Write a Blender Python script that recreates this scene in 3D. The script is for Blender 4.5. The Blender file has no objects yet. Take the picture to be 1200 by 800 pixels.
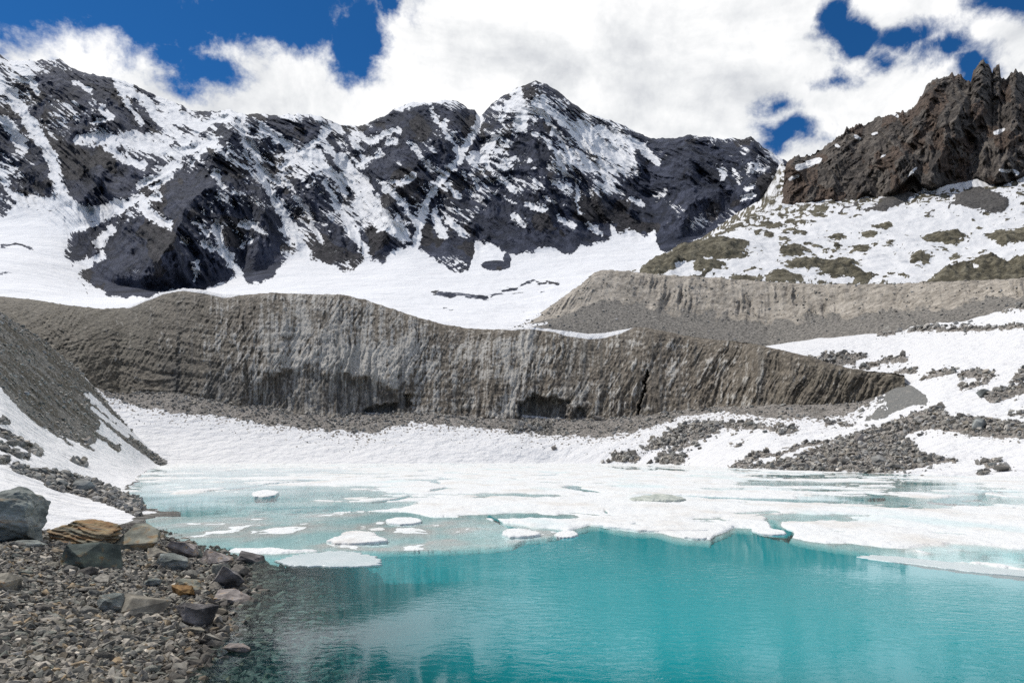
import bpy, bmesh, math, random
import numpy as np
from mathutils import Vector, Matrix, noise as mnoise

rng = np.random.default_rng(7)
random.seed(7)
S = bpy.context.scene
COL = S.collection
F, HOR, CAMH = 800.0, 533.0, 3.0        # focal length and horizon used to survey the photograph
f32 = np.float32

# ------------------------------------------------------------------ survey helpers
def P(px, py, Y):
    """a surveyed direction and a distance -> a place in metres"""
    return np.stack([(px-600.0)/F*Y, Y, CAMH+(HOR-py)/F*Y], -1)

def lerp(xs, pts, k=1):
    pts = np.asarray(pts, float)
    return np.interp(xs, pts[:, 0], pts[:, k])

# ------------------------------------------------------------------ noise
def _hash(ix, iy, iz, seed):
    h = (ix*374761393 + iy*668265263 + iz*1274126177 + seed*144665) & 0xffffffff
    h = ((h ^ (h >> 13))*1274126177) & 0xffffffff
    return (h ^ (h >> 16)) & 0xffffffff
_G = np.array([[1,1,0],[-1,1,0],[1,-1,0],[-1,-1,0],[1,0,1],[-1,0,1],[1,0,-1],[-1,0,-1],
               [0,1,1],[0,-1,1],[0,1,-1],[0,-1,-1],[1,1,0],[-1,1,0],[0,-1,1],[0,-1,-1]], float)
def pn(x, y, z=None, seed=0):
    x = np.asarray(x, float); y = np.asarray(y, float)
    z = np.full(x.shape, 0.37) if z is None else np.asarray(z, float)
    ix = np.floor(x).astype(np.int64); iy = np.floor(y).astype(np.int64); iz = np.floor(z).astype(np.int64)
    fx, fy, fz = x-ix, y-iy, z-iz
    u = fx*fx*fx*(fx*(fx*6-15)+10); v = fy*fy*fy*(fy*(fy*6-15)+10); w = fz*fz*fz*(fz*(fz*6-15)+10)
    def g(dx, dy, dz):
        gi = _G[_hash(ix+dx, iy+dy, iz+dz, seed) & 15]
        return gi[..., 0]*(fx-dx)+gi[..., 1]*(fy-dy)+gi[..., 2]*(fz-dz)
    def mix(a, b, t): return a+(b-a)*t
    x00 = mix(g(0,0,0), g(1,0,0), u); x10 = mix(g(0,1,0), g(1,1,0), u)
    x01 = mix(g(0,0,1), g(1,0,1), u); x11 = mix(g(0,1,1), g(1,1,1), u)
    return mix(mix(x00, x10, v), mix(x01, x11, v), w)
def fbm(x, y, z=None, o=5, gain=.5, seed=0):
    a, s, t = 1.0, 0, 0
    for k in range(o):
        m = 2.03**k
        s = s + a*pn(x*m+k*7.1, y*m+k*3.3, None if z is None else z*m, seed+k); t += a; a *= gain
    return s/t
def ridged(x, y, z=None, o=5, gain=.5, seed=0):
    a, s, t = 1.0, 0, 0
    for k in range(o):
        m = 2.03**k
        s = s + a*(1-2*np.abs(pn(x*m+k*5.7, y*m+k*9.2, None if z is None else z*m, seed+k))); t += a; a *= gain
    return s/t                                   # about 0..1, sharp crests high

def sstep(a, b, x):
    t = np.clip((x-a)/(b-a), 0, 1); return t*t*(3-2*t)

# ------------------------------------------------------------------ map strokes and polygons
def seg_dist(px, py, pts, closed=False):
    pts = np.asarray(pts, float)
    n = len(pts); d = np.full(px.shape, 1e9)
    for i in range(n if closed else n-1):
        a, b = pts[i], pts[(i+1) % n]
        ab = b-a; L = ab@ab+1e-9
        t = np.clip(((px-a[0])*ab[0]+(py-a[1])*ab[1])/L, 0, 1)
        d = np.minimum(d, np.hypot(px-a[0]-t*ab[0], py-a[1]-t*ab[1]))
    return d
def poly_in(px, py, pts):
    """signed distance, positive inside"""
    pts = np.asarray(pts, float); n = len(pts)
    ins = np.zeros(px.shape, bool)
    for i in range(n):
        a, b = pts[i], pts[(i+1) % n]
        c = ((a[1] > py) != (b[1] > py))
        xi = (b[0]-a[0])*(py-a[1])/((b[1]-a[1]) if b[1] != a[1] else 1e-9)+a[0]
        ins ^= c & (px < xi)
    d = seg_dist(px, py, pts, True)
    return np.where(ins, d, -d)
def stroke_field(px, py, strokes, reach=30):
    """largest (half width - distance) over strokes (points, width)"""
    f = np.full(px.shape, -float(reach))
    for pts, w in strokes:
        q = np.asarray(pts, float)
        m = (px > q[:,0].min()-reach) & (px < q[:,0].max()+reach) & (py > q[:,1].min()-reach) & (py < q[:,1].max()+reach)
        if m.any(): f[m] = np.maximum(f[m], w*.5-seg_dist(px[m], py[m], q))
    return f
def ell(px, py, items):
    f = np.full(px.shape, -30.0)
    for cx, cy, rx, ry in items:
        f = np.maximum(f, (1-np.hypot((px-cx)/rx, (py-cy)/ry))*min(rx, ry))
    return f

# ------------------------------------------------------------------ meshes
def put(name, me, mat=None, parent=None):
    o = bpy.data.objects.new(name, me); COL.objects.link(o)
    if mat is not None:
        me.materials.clear(); me.materials.append(mat)
    if parent is not None: o.parent = parent
    return o
def mesh_from(name, V, faces, smooth=True, attrs=None):
    V = np.ascontiguousarray(V, f32).reshape(-1, 3); faces = np.ascontiguousarray(faces, np.int32)
    k = faces.shape[1]
    me = bpy.data.meshes.new(name)
    me.vertices.add(len(V)); me.vertices.foreach_set('co', V.ravel())
    me.loops.add(faces.size); me.loops.foreach_set('vertex_index', faces.ravel())
    me.polygons.add(len(faces)); me.polygons.foreach_set('loop_start', np.arange(0, faces.size, k, dtype=np.int32))
    me.polygons.foreach_set('use_smooth', np.full(len(faces), smooth, bool))
    me.update(calc_edges=True)
    for nm, a in (attrs or {}).items():
        at = me.attributes.new(nm, 'FLOAT', 'POINT'); at.data.foreach_set('value', np.ascontiguousarray(a, f32).ravel())
    return me
def grid_faces(nu, nv, keep=None):
    i = np.arange(nu*nv).reshape(nu, nv)
    q = np.stack([i[:-1,:-1], i[1:,:-1], i[1:,1:], i[:-1,1:]], -1).reshape(-1, 4)
    if keep is not None: q = q[keep.ravel()[q].any(1)]
    return q
def grid_mesh(name, V, attrs=None, keep=None, smooth=True):
    nu, nv = V.shape[:2]
    q = grid_faces(nu, nv, keep)
    V = V.reshape(-1, 3); attrs = {k: np.broadcast_to(a, (nu, nv)).ravel() for k, a in (attrs or {}).items()}
    nz = np.cross(V[q[::37, 1]]-V[q[::37, 0]], V[q[::37, 3]]-V[q[::37, 0]])[:, 2].mean()
    if nz < 0: q = q[:, ::-1]                        # faces look up
    if keep is not None:
        used = np.unique(q); re = np.full(len(V), -1); re[used] = np.arange(len(used))
        V = V[used]; q = re[q]; attrs = {k: a[used] for k, a in attrs.items()}
    return mesh_from(name, V, q, smooth, attrs)
def grid_normals(V):
    du = np.gradient(V, axis=0); dv = np.gradient(V, axis=1)
    n = np.cross(du, dv); n /= np.linalg.norm(n, axis=-1, keepdims=True)+1e-9
    return n

class Loft:
    """a slope surveyed as lines (x, y, distance) from its foot to its top, with a rounded profile between the lines"""
    def __init__(self, lines, soft=0, crisp=None): self.L = [np.asarray(l, float) for l in lines]; self.soft = soft; self.crisp = crisp
    def knots(self, x):
        if self.soft:
            a, b = zip(*[self.knots_at(x+d*self.soft) for d in (-1, -.5, 0, .5, 1)])
            a, b = sum(a)/5, sum(b)/5
            if self.crisp is not None:
                a0, b0 = self.knots_at(x); a[:, self.crisp:] = a0[:, self.crisp:]
            return a, b
        return self.knots_at(x)
    def knots_at(self, x):
        return (np.stack([np.interp(x, l[:,0], l[:,1]) for l in self.L], -1),
                np.stack([np.log(np.interp(x, l[:,0], l[:,2])) for l in self.L], -1))
    @staticmethod
    def cr(K, s):
        n = K.shape[-1]; i = np.clip(np.floor(s).astype(int), 0, n-2); t = s-i
        p1 = K[..., i]; p2 = K[..., i+1]
        d = np.diff(K, axis=-1)
        m = np.zeros_like(K)                          # monotone tangents, so no overshoot
        a, b = d[..., :-1], d[..., 1:]
        m[..., 1:-1] = np.where(a*b > 0, 2*a*b/np.where(np.abs(a+b) < 1e-9, 1, a+b), 0)
        m[..., 0] = d[..., 0]; m[..., -1] = d[..., -1]
        m1 = m[..., i]; m2 = m[..., i+1]
        t2, t3 = t*t, t*t*t
        return (2*t3-3*t2+1)*p1+(t3-2*t2+t)*m1+(-2*t3+3*t2)*p2+(t3-t2)*m2
    def grid(self, x0, x1, step, rows):
        x = np.arange(x0, x1+step, step)
        s = np.concatenate([np.linspace(i, i+1, n, endpoint=False) for i, n in enumerate(rows)]+[[len(rows)]])
        a, b = self.knots(x)
        py = self.cr(a, s); Y = np.exp(self.cr(b, s))
        return np.repeat(x[:, None], len(s), 1), py, Y, np.repeat(s[None], len(x), 0)
    def build(self):                                   # table for placing rocks on the finished surface
        pass
class Surface:
    """finished grid, to set rocks on it"""
    def __init__(self, px, py, V): self.x = px[:, px.shape[1]//2]; self.py = py; self.V = V
    def at(self, px, py):
        i = int(np.clip(np.searchsorted(self.x, px), 0, len(self.x)-1))
        j = int(np.argmin(np.abs(self.py[i]-py)))
        return Vector(self.V[i, j])

# ------------------------------------------------------------------ node helpers
class NT:
    def __init__(self, tree): self.t = tree; self.n = tree.nodes; self.l = tree.links; self.n.clear()
    def node(self, typ, ins=None, **kw):
        nd = self.n.new(typ)
        for k, v in kw.items(): setattr(nd, k, v)
        for k, v in (ins or {}).items(): self.set(nd.inputs[k], v)
        return nd
    def set(self, sock, v):
        if hasattr(v, 'is_output'): self.l.new(v, sock)
        elif isinstance(v, bpy.types.Node): self.l.new(v.outputs[0], sock)
        else: sock.default_value = v
    def math(self, op, a, b=None, clamp=False):
        ins = {0: a}
        if b is not None: ins[1] = b
        return self.node('ShaderNodeMath', ins, operation=op, use_clamp=clamp).outputs[0]
    def vmath(self, op, a, b=None, c=None):
        ins = {0: a}
        if b is not None: ins[1] = b
        if c is not None: ins[2] = c
        nd = self.node('ShaderNodeVectorMath', ins, operation=op)
        return nd.outputs['Value'] if op in ('LENGTH', 'DOT_PRODUCT', 'DISTANCE') else nd.outputs[0]
    def ramp(self, fac, stops, interp='LINEAR'):
        nd = self.node('ShaderNodeValToRGB', {0: fac}); cr = nd.color_ramp; cr.interpolation = interp
        while len(cr.elements) < len(stops): cr.elements.new(.5)
        for e, (p, c) in zip(cr.elements, stops):
            e.position = p; e.color = (c, c, c, 1) if isinstance(c, (int, float)) else (*c, 1)
        return nd.outputs[0]
    def mapr(self, v, a, b, c=0.0, d=1.0, smooth=True):
        nd = self.node('ShaderNodeMapRange', {0: v, 1: a, 2: b, 3: c, 4: d})
        nd.interpolation_type = 'SMOOTHSTEP' if smooth else 'LINEAR'
        return nd.outputs[0]
    def noise(self, vec, scale, detail=6, rough=.55, dist=0.0, lac=2.0):
        return self.node('ShaderNodeTexNoise', {'Vector': vec, 'Scale': scale, 'Detail': detail, 'Roughness': rough,
                                                'Distortion': dist, 'Lacunarity': lac}).outputs[0]
    def mixc(self, fac, a, b, mode='MIX'):
        nd = self.node('ShaderNodeMix', data_type='RGBA', blend_type=mode)
        self.set(nd.inputs[0], fac)
        for k, v in ((6, a), (7, b)): self.set(nd.inputs[k], (*v, 1) if isinstance(v, tuple) and len(v) == 3 else v)
        return nd.outputs[2]
    def attr(self, name): return self.node('ShaderNodeAttribute', attribute_name=name).outputs['Fac']
    def coord(self): return self.node('ShaderNodeTexCoord').outputs['Object']
    def scaled(self, vec, s): return self.vmath('MULTIPLY', vec, s)
    def bump(self, h, dist, strength=1.0, normal=None):
        ins = {'Height': h, 'Distance': dist, 'Strength': strength}
        if normal is not None: ins['Normal'] = normal
        return self.node('ShaderNodeBump', ins).outputs[0]
def new_mat(name):
    m = bpy.data.materials.new(name); m.use_nodes = True
    return m, NT(m.node_tree)
def finish(t, col, rough=.9, normal=None, spec=.25):
    ins = {'Base Color': col, 'Roughness': rough, 'Specular IOR Level': spec}
    if normal is not None: ins['Normal'] = normal
    p = t.node('ShaderNodeBsdfPrincipled', ins)
    o = t.node('ShaderNodeOutputMaterial'); t.l.new(p.outputs[0], o.inputs[0])

SNOW = (.665, .665, .67)
def terrain_mat(name, cols, scale=.1, bump_d=1.0, alt=None, stretch=(1, 1, 1), snow_edge=.25, dirt=.25, snow=SNOW, speck=None, sbump=(.2, .6)):
    """rock or scree (cols: dark, mid, light) with snow where 'snow' says and a second ground cover where 'alt' says"""
    m, t = new_mat(name)
    co = t.coord(); cs = t.scaled(co, stretch)
    n1 = t.noise(cs, scale, 8, .62); n2 = t.noise(co, scale*7.3, 6, .65); n3 = t.noise(cs, scale*.22, 4, .5)
    v = t.math('ADD', t.math('MULTIPLY', n1, .55), t.math('ADD', t.math('MULTIPLY', n2, .3), t.math('MULTIPLY', n3, .25)))
    rock = t.ramp(v, [(.45, cols[0]), (.54, cols[1]), (.65, cols[2])])
    if alt:
        nA = t.noise(co, scale*2.7, 6, .6)
        ac = t.ramp(nA, [(.42, alt[0]), (.60, alt[1])])
        a = t.math('ADD', t.attr('alt'), t.math('MULTIPLY', t.math('SUBTRACT', n1, .5), .6))
        rock = t.mixc(t.mapr(a, .4, .6), rock, ac)
    if speck:                                          # separate pale stones in the scree
        vo = t.node('ShaderNodeTexVoronoi', {'Vector': co, 'Scale': speck[0]}); 
        cellv = t.node('ShaderNodeSeparateColor', {0: vo.outputs['Color']}).outputs[0]
        rock = t.mixc(t.math('MULTIPLY', t.math('GREATER_THAN', cellv, 1-speck[1]), .8), rock, speck[2])
    s = t.math('ADD', t.attr('snow'), t.math('MULTIPLY', t.math('SUBTRACT', t.math('MULTIPLY_ADD', n2, .6) if False else t.math('ADD', t.math('MULTIPLY', n2, .6), t.math('MULTIPLY', n1, .4)), .5), snow_edge*2.4))
    sm = t.mapr(s, .42, .58)
    d = t.noise(t.scaled(co, (1, 1, 1)), scale*.6, 6, .7)
    sc = t.mixc(t.mapr(d, .52, .78, 0, dirt), snow, (.54, .47, .42))
    col = t.mixc(sm, rock, sc)
    hb = t.math('ADD', t.math('MULTIPLY', n1, .7), t.math('MULTIPLY', n2, .3))
    dist = t.math('MULTIPLY', t.math('SUBTRACT', 1.0, sm), bump_d)
    nrm = t.bump(hb, dist)
    hs = t.noise(co, sbump[0], 5, .55)                 # sun cups and drifts in the snow
    finish(t, col, .9, t.bump(hs, t.math('MULTIPLY', sm, sbump[1]), 1.0, nrm))
    return m

# ------------------------------------------------------------------ camera, light, sky
cam = bpy.data.cameras.new('camera'); cam.lens = 24; cam.sensor_width = 36; cam.shift_y = (HOR-400)/1200.0
cam.clip_start = .1; cam.clip_end = 20000
co_ = bpy.data.objects.new('camera', cam); COL.objects.link(co_); co_.location = (0, 0, CAMH); co_.rotation_euler = (math.pi/2, 0, 0)
S.camera = co_
S.view_settings.view_transform = 'Standard'; S.view_settings.look = 'None'; S.view_settings.gamma = 1.0
S.view_settings.exposure = -0.5
SUN_AZ, SUN_EL = math.radians(-66), math.radians(56)      # azimuth from +Y, negative = to the left
sd = Vector((math.sin(SUN_AZ)*math.cos(SUN_EL), math.cos(SUN_AZ)*math.cos(SUN_EL), math.sin(SUN_EL)))
sun = bpy.data.lights.new('sun', 'SUN'); sun.energy = 5.0; sun.angle = math.radians(.53); sun.color = (1, .965, .91)
so = bpy.data.objects.new('sun', sun); COL.objects.link(so); so.rotation_euler = sd.to_track_quat('Z', 'Y').to_euler(); so.location = (-50, 0, 80)

W = bpy.data.worlds.new('World'); S.world = W; W.use_nodes = True
t = NT(W.node_tree)
sky = t.node('ShaderNodeTexSky', sky_type='NISHITA', sun_disc=False, sun_elevation=SUN_EL, sun_rotation=SUN_AZ,
             altitude=2500, air_density=1.0, dust_density=.2, ozone_density=2.5)
dirv = t.vmath('NORMALIZE', t.node('ShaderNodeTexCoord').outputs['Generated'])
sep = t.node('ShaderNodeSeparateXYZ', {0: dirv})
wz = t.noise(dirv, 5.0, 8, .62)
wrp = t.node('ShaderNodeTexNoise', {'Vector': dirv, 'Scale': 9.0, 'Detail': 6.0, 'Roughness': .6}).outputs['Color']
wv = t.vmath('MULTIPLY', t.vmath('SUBTRACT', wrp, (.5, .5, .5)), (.11, .11, .11))
ysafe = t.math('MAXIMUM', sep.outputs[1], .12)
gx = t.math('DIVIDE', sep.outputs[0], ysafe); gz = t.math('DIVIDE', sep.outputs[2], ysafe)
g = t.vmath('ADD', t.node('ShaderNodeCombineXYZ', {0: gx, 1: gz}).outputs[0], wv)
gaps = [(100,-6,210,62),(195,46,80,38),(240,84,42,24),(205,72,40,22),(300,8,150,44),(345,30,70,26),(418,38,36,40),(30,10,80,24),(452,5,20,30),
        (1002,38,24,30),(1055,46,46,15),(1108,66,38,16),(1133,86,20,14),(945,158,26,10),(930,168,12,6),(925,128,14,6),(1030,70,18,12),(1185,8,30,10),(985,10,14,20),(985,95,12,5)]
hole = None
for cx, cy, rx, ry in gaps:
    ax, az, rx_, ry_ = (cx-600)/F, (HOR-cy)/F, rx/F, ry/F
    v = t.vmath('MULTIPLY_ADD', g, (1/rx_, 1/ry_, 0), (-ax/rx_, -az/ry_, 0))
    h = t.math('SUBTRACT', 1.0, t.vmath('LENGTH', v))
    h = t.math('MULTIPLY', h, min(1.0, ry/30))
    hole = h if hole is None else t.math('MAXIMUM', hole, h)
hole = t.math('MAXIMUM', hole, -1.0)
big = t.noise(dirv, 2.2, 4, .5)
rand_hole = t.math('MULTIPLY', t.math('SUBTRACT', big, .50), 5.0)
front = t.mapr(sep.outputs[1], .25, .5)
hole = t.math('ADD', t.math('MULTIPLY', hole, front), t.math('MULTIPLY', rand_hole, t.math('SUBTRACT', 1.0, front)))
fine = t.math('ADD', t.math('MULTIPLY', t.noise(dirv, 13.0, 10, .66, .25), .8), t.math('MULTIPLY', t.noise(dirv, 42.0, 8, .65), .2))
dens = t.math('ADD', t.math('MULTIPLY', hole, -.8), t.math('MULTIPLY', t.math('SUBTRACT', fine, .5), 2.0))
dens = t.math('ADD', dens, t.math('MULTIPLY', t.math('SUBTRACT', wz, .5), 1.2))
mask = t.mapr(dens, -.20, .36)
shade = t.math('ADD', t.math('MULTIPLY', t.noise(t.scaled(dirv, (1, 1, 1.6)), 4.2, 6, .55, .5), .65), t.math('MULTIPLY', fine, .35))
cloudc = t.ramp(shade, [(.36, (9.3, 9.6, 10.1)), (.44, (12.4, 12.6, 12.8)), (.51, (15.0, 15.0, 15.0))])
skyc = t.mixc(1.0, sky.outputs[0], (.22, .80, 1.28), 'MULTIPLY')
wc = t.mixc(mask, skyc, cloudc)
bg = t.node('ShaderNodeBackground', {'Color': wc, 'Strength': .1})
t.l.new(bg.outputs[0], t.node('ShaderNodeOutputWorld').inputs[0])

def structure(o, kind='structure'): o['kind'] = kind; return o
def label(o, text, cat, group=None, kind=None):
    o['label'] = text; o['category'] = cat
    if group: o['group'] = group
    if kind: o['kind'] = kind
    return o

# ------------------------------------------------------------------ mountain range
SKYL = [(-500,20),(-250,40),(-100,50),(0,64),(8,70),(20,72),(40,71),(60,71),(70,70),(85,80),(100,85),(120,90),(140,93),(165,103),(185,113),(200,118),(220,127),(232,131),
 (255,131),(270,128),(285,134),(300,134),(330,135),(350,134),(370,135),(385,140),(400,146),(425,148),(435,143),(450,137),(460,130),(475,122),(490,120),(505,120),
 (520,117),(530,117),(540,121),(548,127),(556,129),(562,138),(570,128),(578,120),(590,112),(600,107),(610,102),(620,97),(628,95),(638,98),(648,104),(660,112),
 (670,120),(682,128),(690,134),(700,136),(715,141),(730,146),(745,154),(760,162),(775,163),(790,162),(800,160),(806,157),(815,160),(830,160),(845,163),(860,163),(872,164),
 (880,159),(886,165),(895,173),(905,179),(914,185),(925,192),(1000,230),(1700,260)]
M = Loft([
 [(-500,350,620),(0,364,560),(200,364,560),(330,356,560),(450,378,560),(600,402,540),(800,425,520),(1700,430,520)],
 [(-500,300,900),(0,305,820),(110,348,780),(330,345,760),(450,345,800),(600,348,860),(700,335,900),(800,330,950),(1700,320,950)],
 [(-500,240,1300),(0,262,1200),(60,262,1150),(110,330,950),(200,343,880),(262,335,930),(340,305,1080),(420,316,1050),(490,293,1180),(545,312,1120),(600,304,1170),
  (700,290,1290),(735,276,1400),(772,293,1250),(850,262,1340),(905,252,1340),(1000,260,1400),(1700,260,1400)],
 [(x, y, lerp(np.array([x]), [(-500,2000),(0,1950),(250,1750),(420,1850),(560,2050),(628,1980),(760,2000),(880,1850),(1700,2000)])[0]) for x, y in SKYL],
 [(x, y+70, 2500) for x, y in SKYL]], 26, 3)
RX0, RX1 = -420, 1120
px, py, Y, s = M.grid(RX0, RX1, 1.25, [30, 60, 320, 14])
h_t = np.clip(s-2, 0, 1)
jag = (fbm(px[:, 0]/9, px[:, 0]*0, o=4, seed=31, gain=.6)*4.5)[:, None]*sstep(.75, 1.0, h_t)*(s <= 3.001)
py = py + jag
B = P(px, py, Y); X, Z = (px-600)/F*1600, B[..., 2]
qx = px + 9*fbm(px/28, py/28, o=4, seed=3); qy = py + 9*fbm(px/28, py/28, o=4, seed=9)
SNOWST = [([(0,95),(20,120),(40,150),(60,185),(70,215),(75,236)],13),([(-60,100),(0,140),(30,172)],11),([(-40,180),(0,205),(22,232)],8),([(22,78),(35,92),(47,108)],6),
 ([(88,100),(105,105)],4),([(138,95),(152,120),(167,142)],5),([(145,98),(175,125),(200,150),(216,166)],8),([(190,118),(215,140),(235,150),(250,142),(268,134)],11),
 ([(90,165),(120,160),(150,165),(180,173),(210,181),(230,173),(252,163)],10),([(125,170),(150,188),(166,193)],8),([(150,158),(200,166)],7),([(110,143),(132,138),(120,126)],4),
 ([(160,217),(185,205),(207,195)],5),([(178,221),(202,204)],4),([(240,172),(225,190)],4),([(283,140),(290,165),(300,185),(310,210),(325,238),(340,270),(356,293)],9),
 ([(310,150),(330,165),(345,180),(360,190)],8),([(330,197),(350,180),(370,166),(387,148)],6),([(365,180),(385,200),(400,215)],9),([(330,205),(350,230),(360,250),(380,285)],4),
 ([(170,243),(182,255),(197,262)],9),([(168,236),(186,230)],4),([(132,268),(118,285)],8),([(118,300),(92,315)],6),([(255,263),(262,285),(270,308),(282,332)],9),
 ([(280,290),(297,280)],3),([(240,283),(257,293)],7),([(210,280),(219,283)],4),([(230,260),(245,272)],4),([(230,308),(229,324)],3),([(253,203),(262,216)],6),([(285,260),(300,264),(312,277)],5),
 ([(400,188),(425,213),(440,240),(455,262),(472,278)],12),([(380,215),(400,245),(420,280),(430,300)],6),([(452,222),(475,240),(488,264)],7),([(445,217),(470,213),(485,205)],3),([(400,205),(420,225),(445,265)],8),
 ([(562,139),(550,165),(540,178),(525,200),(510,220),(500,235),(491,262),(488,292)],8),([(480,168),(497,190),(521,200)],4),([(520,145),(530,168),(537,180)],6),
 ([(472,122),(490,119),(520,119)],5),([(418,155),(435,165),(458,156),(470,150)],4),([(420,195),(446,178)],4),([(455,168),(464,165)],3),([(505,130),(515,145)],4),
 ([(605,112),(612,128),(612,143)],14),([(595,122),(588,140)],6),([(640,120),(655,138),(672,155),(682,167)],7),([(615,148),(640,165),(655,185),(664,202)],6),([(630,120),(650,150),(668,182)],5),
 ([(685,152),(700,168),(720,180),(735,190)],20),([(700,150),(725,163),(755,172)],8),([(670,175),(690,195),(715,202)],8),([(755,168),(772,192)],5),([(740,170),(748,205)],4),
 ([(550,187),(565,176),(578,162)],6),([(556,190),(570,178),(574,195)],7),([(583,208),(602,222)],4),([(540,200),(546,212)],3),([(530,218),(536,231)],4),([(590,232),(604,236)],3),([(552,205),(562,220)],4),
 ([(618,240),(637,247)],5),([(648,214),(667,216)],3),([(710,215),(728,228)],4),([(676,215),(682,250)],2),([(738,233),(750,237)],3),([(772,227),(780,224)],4),
 ([(860,200),(868,212)],4),([(880,190),(892,200)],4),([(878,222),(884,220)],4),([(870,235),(885,230)],4),([(905,180),(914,195),(908,225)],5),([(840,195),(848,205)],3),
 ([(640,232),(652,240)],3),([(655,255),(672,265)],4),([(690,262),(705,275)],4),([(715,262),(722,282)],3),([(600,255),(612,262)],3),([(505,215),(525,225)],3),([(510,250),(520,275)],6),([(520,255),(545,275)],5)]
FOOT = [(-500,250),(-100,255),(0,260),(12,245),(28,228),(60,230),(74,240),(90,238),(130,234),(168,230),(172,231),(174,233),(90,262),(77,285),(80,300),(90,325),(110,341),(150,351),(200,346),(262,338),(268,325),(280,331),(305,336),
 (325,320),(342,303),(352,298),(365,305),(385,312),(400,318),(415,324),(422,310),(430,302),(440,317),(452,312),(460,298),(480,291),(492,292),(505,303),(520,310),(535,319),(548,318),(552,300),(556,282),(580,290),
 (600,302),(625,300),(640,293),(665,300),(680,290),(705,288),(732,273),(755,280),(768,273),(773,298),(790,296),(800,290),(830,276),(850,262),(870,255),(895,258),(905,248),(912,230),(917,205),(1700,230)]
# the left glacier reaches further up than its neighbouring buttress: a polygon of its own
fx = np.array([p for p in FOOT if not (76 < p[0] < 175 and p[1] < 265)])
ofs = np.interp(qx, fx[:, 0], fx[:, 1])
below = (qy-ofs)*.8
tongue = poly_in(qx, qy, [(-500,350),(-500,255),(0,260),(20,235),(60,229),(90,240),(130,236),(168,230),(152,243),(112,265),(80,276),(76,300),(92,326),(112,342),(150,352),(150,380),(-500,380)])
f = stroke_field(qx, qy, SNOWST)
f = np.maximum(f, np.maximum(np.where((qx < 85), -30, below), tongue))
island = ell(px+4*fbm(px/8, py/8, seed=77), py, [(581,311,17,6),(594,304,5,8)])
f = np.where(island > 0, -island*2-2, f)
# relief: ridges stand forward, couloirs are cut back, ridged noise for the rest
RID = [([(628,95),(636,140),(648,200),(636,300)],75,120),([(690,134),(700,200),(690,285)],50,50),([(540,121),(522,160),(480,195),(455,240),(440,310)],60,70),
 ([(276,128),(262,170),(228,225),(195,285),(165,345)],85,190),([(100,85),(112,140),(125,185),(110,225)],50,70),([(345,135),(365,210),(400,318)],45,70),
 ([(806,158),(812,220),(795,295)],50,130),([(880,160),(890,250)],35,80),([(20,72),(-10,150),(0,240)],50,60),([(425,148),(400,190),(310,240),(300,330)],40,60),([(600,107),(565,200),(545,310)],40,60),([(740,154),(745,220),(735,270)],40,60)]
dep = np.zeros_like(px)
rx_ = px+22*fbm(px/40, py/40, o=5, gain=.6, seed=131); ry_ = py+22*fbm(px/40, py/40, o=5, gain=.6, seed=137)
for pts, w, amt in RID:
    d = seg_dist(rx_, ry_, pts); dep -= amt*np.clip(1-d/w, 0, 1)**1.25
up = h_t*(s <= 3.001)
env = sstep(-.02, .30, up)*(1-.75*sstep(.9, 1.0, up))
wx = X + 60*fbm(X/260, Z/260, o=3, seed=51); wz_ = Z + 60*fbm(X/260, Z/260, o=3, seed=57)
rr = ridged((wx+.25*wz_)/330, wz_/900, o=3, seed=11); r2 = ridged((wx+.45*wz_)/110, wz_/420, o=5, gain=.58, seed=21); r3 = fbm((wx+.3*wz_)/24, wz_/60, o=4, gain=.62, seed=41)
dep += (-125*(rr-.6) - 105*(r2-.6) - 24*r3)
lowsnow = sstep(-2, 10, below)
dep += 9*np.clip((f+2)/9, 0, 1)*(1-lowsnow)
dep *= env*(1-.25*np.clip((f+3)/8, 0, 1))
dep += (1-env)*(s < 2.1)*6*fbm(X/60, Y/60, o=4, seed=71)
V = P(px, py, Y+dep)
nrm = grid_normals(V); up_n = np.abs(nrm[..., 2])
bias = lerp(px, [(-500,-3.0),(0,-3.0),(80,-3.4),(200,-3.2),(330,-1.8),(430,-2.3),(520,-3.4),(640,-3.4),(720,-4.0),(800,-5.0),(1120,-5.5)]) - 2.6*sstep(230, 330, py)*(px < 330) - 1.6*sstep(210, 300, py)*(px > 480)
an = fbm((px+.9*py)/34, (py-.75*px)/10, o=6, gain=.62, seed=61)
DARK = [[(72,166),(110,170),(150,180),(165,205),(150,232),(80,236)],[(205,185),(245,170),(282,200),(300,260),(270,330),(200,345),(150,350),(95,325),(80,290),(120,262)],[(425,165),(470,165),(500,195),(480,230),(440,215),(420,195)],
 [(505,225),(560,200),(600,225),(700,235),(760,215),(768,275),(690,290),(610,300),(540,285),(500,270)],[(95,95),(140,105),(180,135),(200,155),(150,155),(110,150),(90,125)],[(365,225),(400,250),(420,300),(395,315),(360,290)],[(290,215),(320,260),(335,295),(290,325),(275,270)],
 [(700,140),(760,165),(740,175),(700,160)],[(445,260),(480,275),(470,298),(430,300),(410,285)],[(560,140),(590,160),(560,180),(540,185)],[(310,140),(385,145),(395,160),(330,165)],[(0,130),(30,140),(40,170),(10,180),(-40,160)],[(450,130),(520,125),(500,160),(460,160)]]
dk = np.full(px.shape, -30.0)
for pl in DARK: dk = np.maximum(dk, poly_in(qx, qy, pl))
bias = bias - .5 - 3.6*sstep(-6, 7, dk)
an2 = fbm((px-.9*py)/34, (py+.8*px)/10, o=6, gain=.62, seed=62)
mir = np.exp(-((px-585)/48.0)**2)+.7*sstep(.12, .3, fbm(px/90, py/90, o=2, seed=63))
an = an*(1-np.clip(mir, 0, 1))+an2*np.clip(mir, 0, 1)
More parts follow.
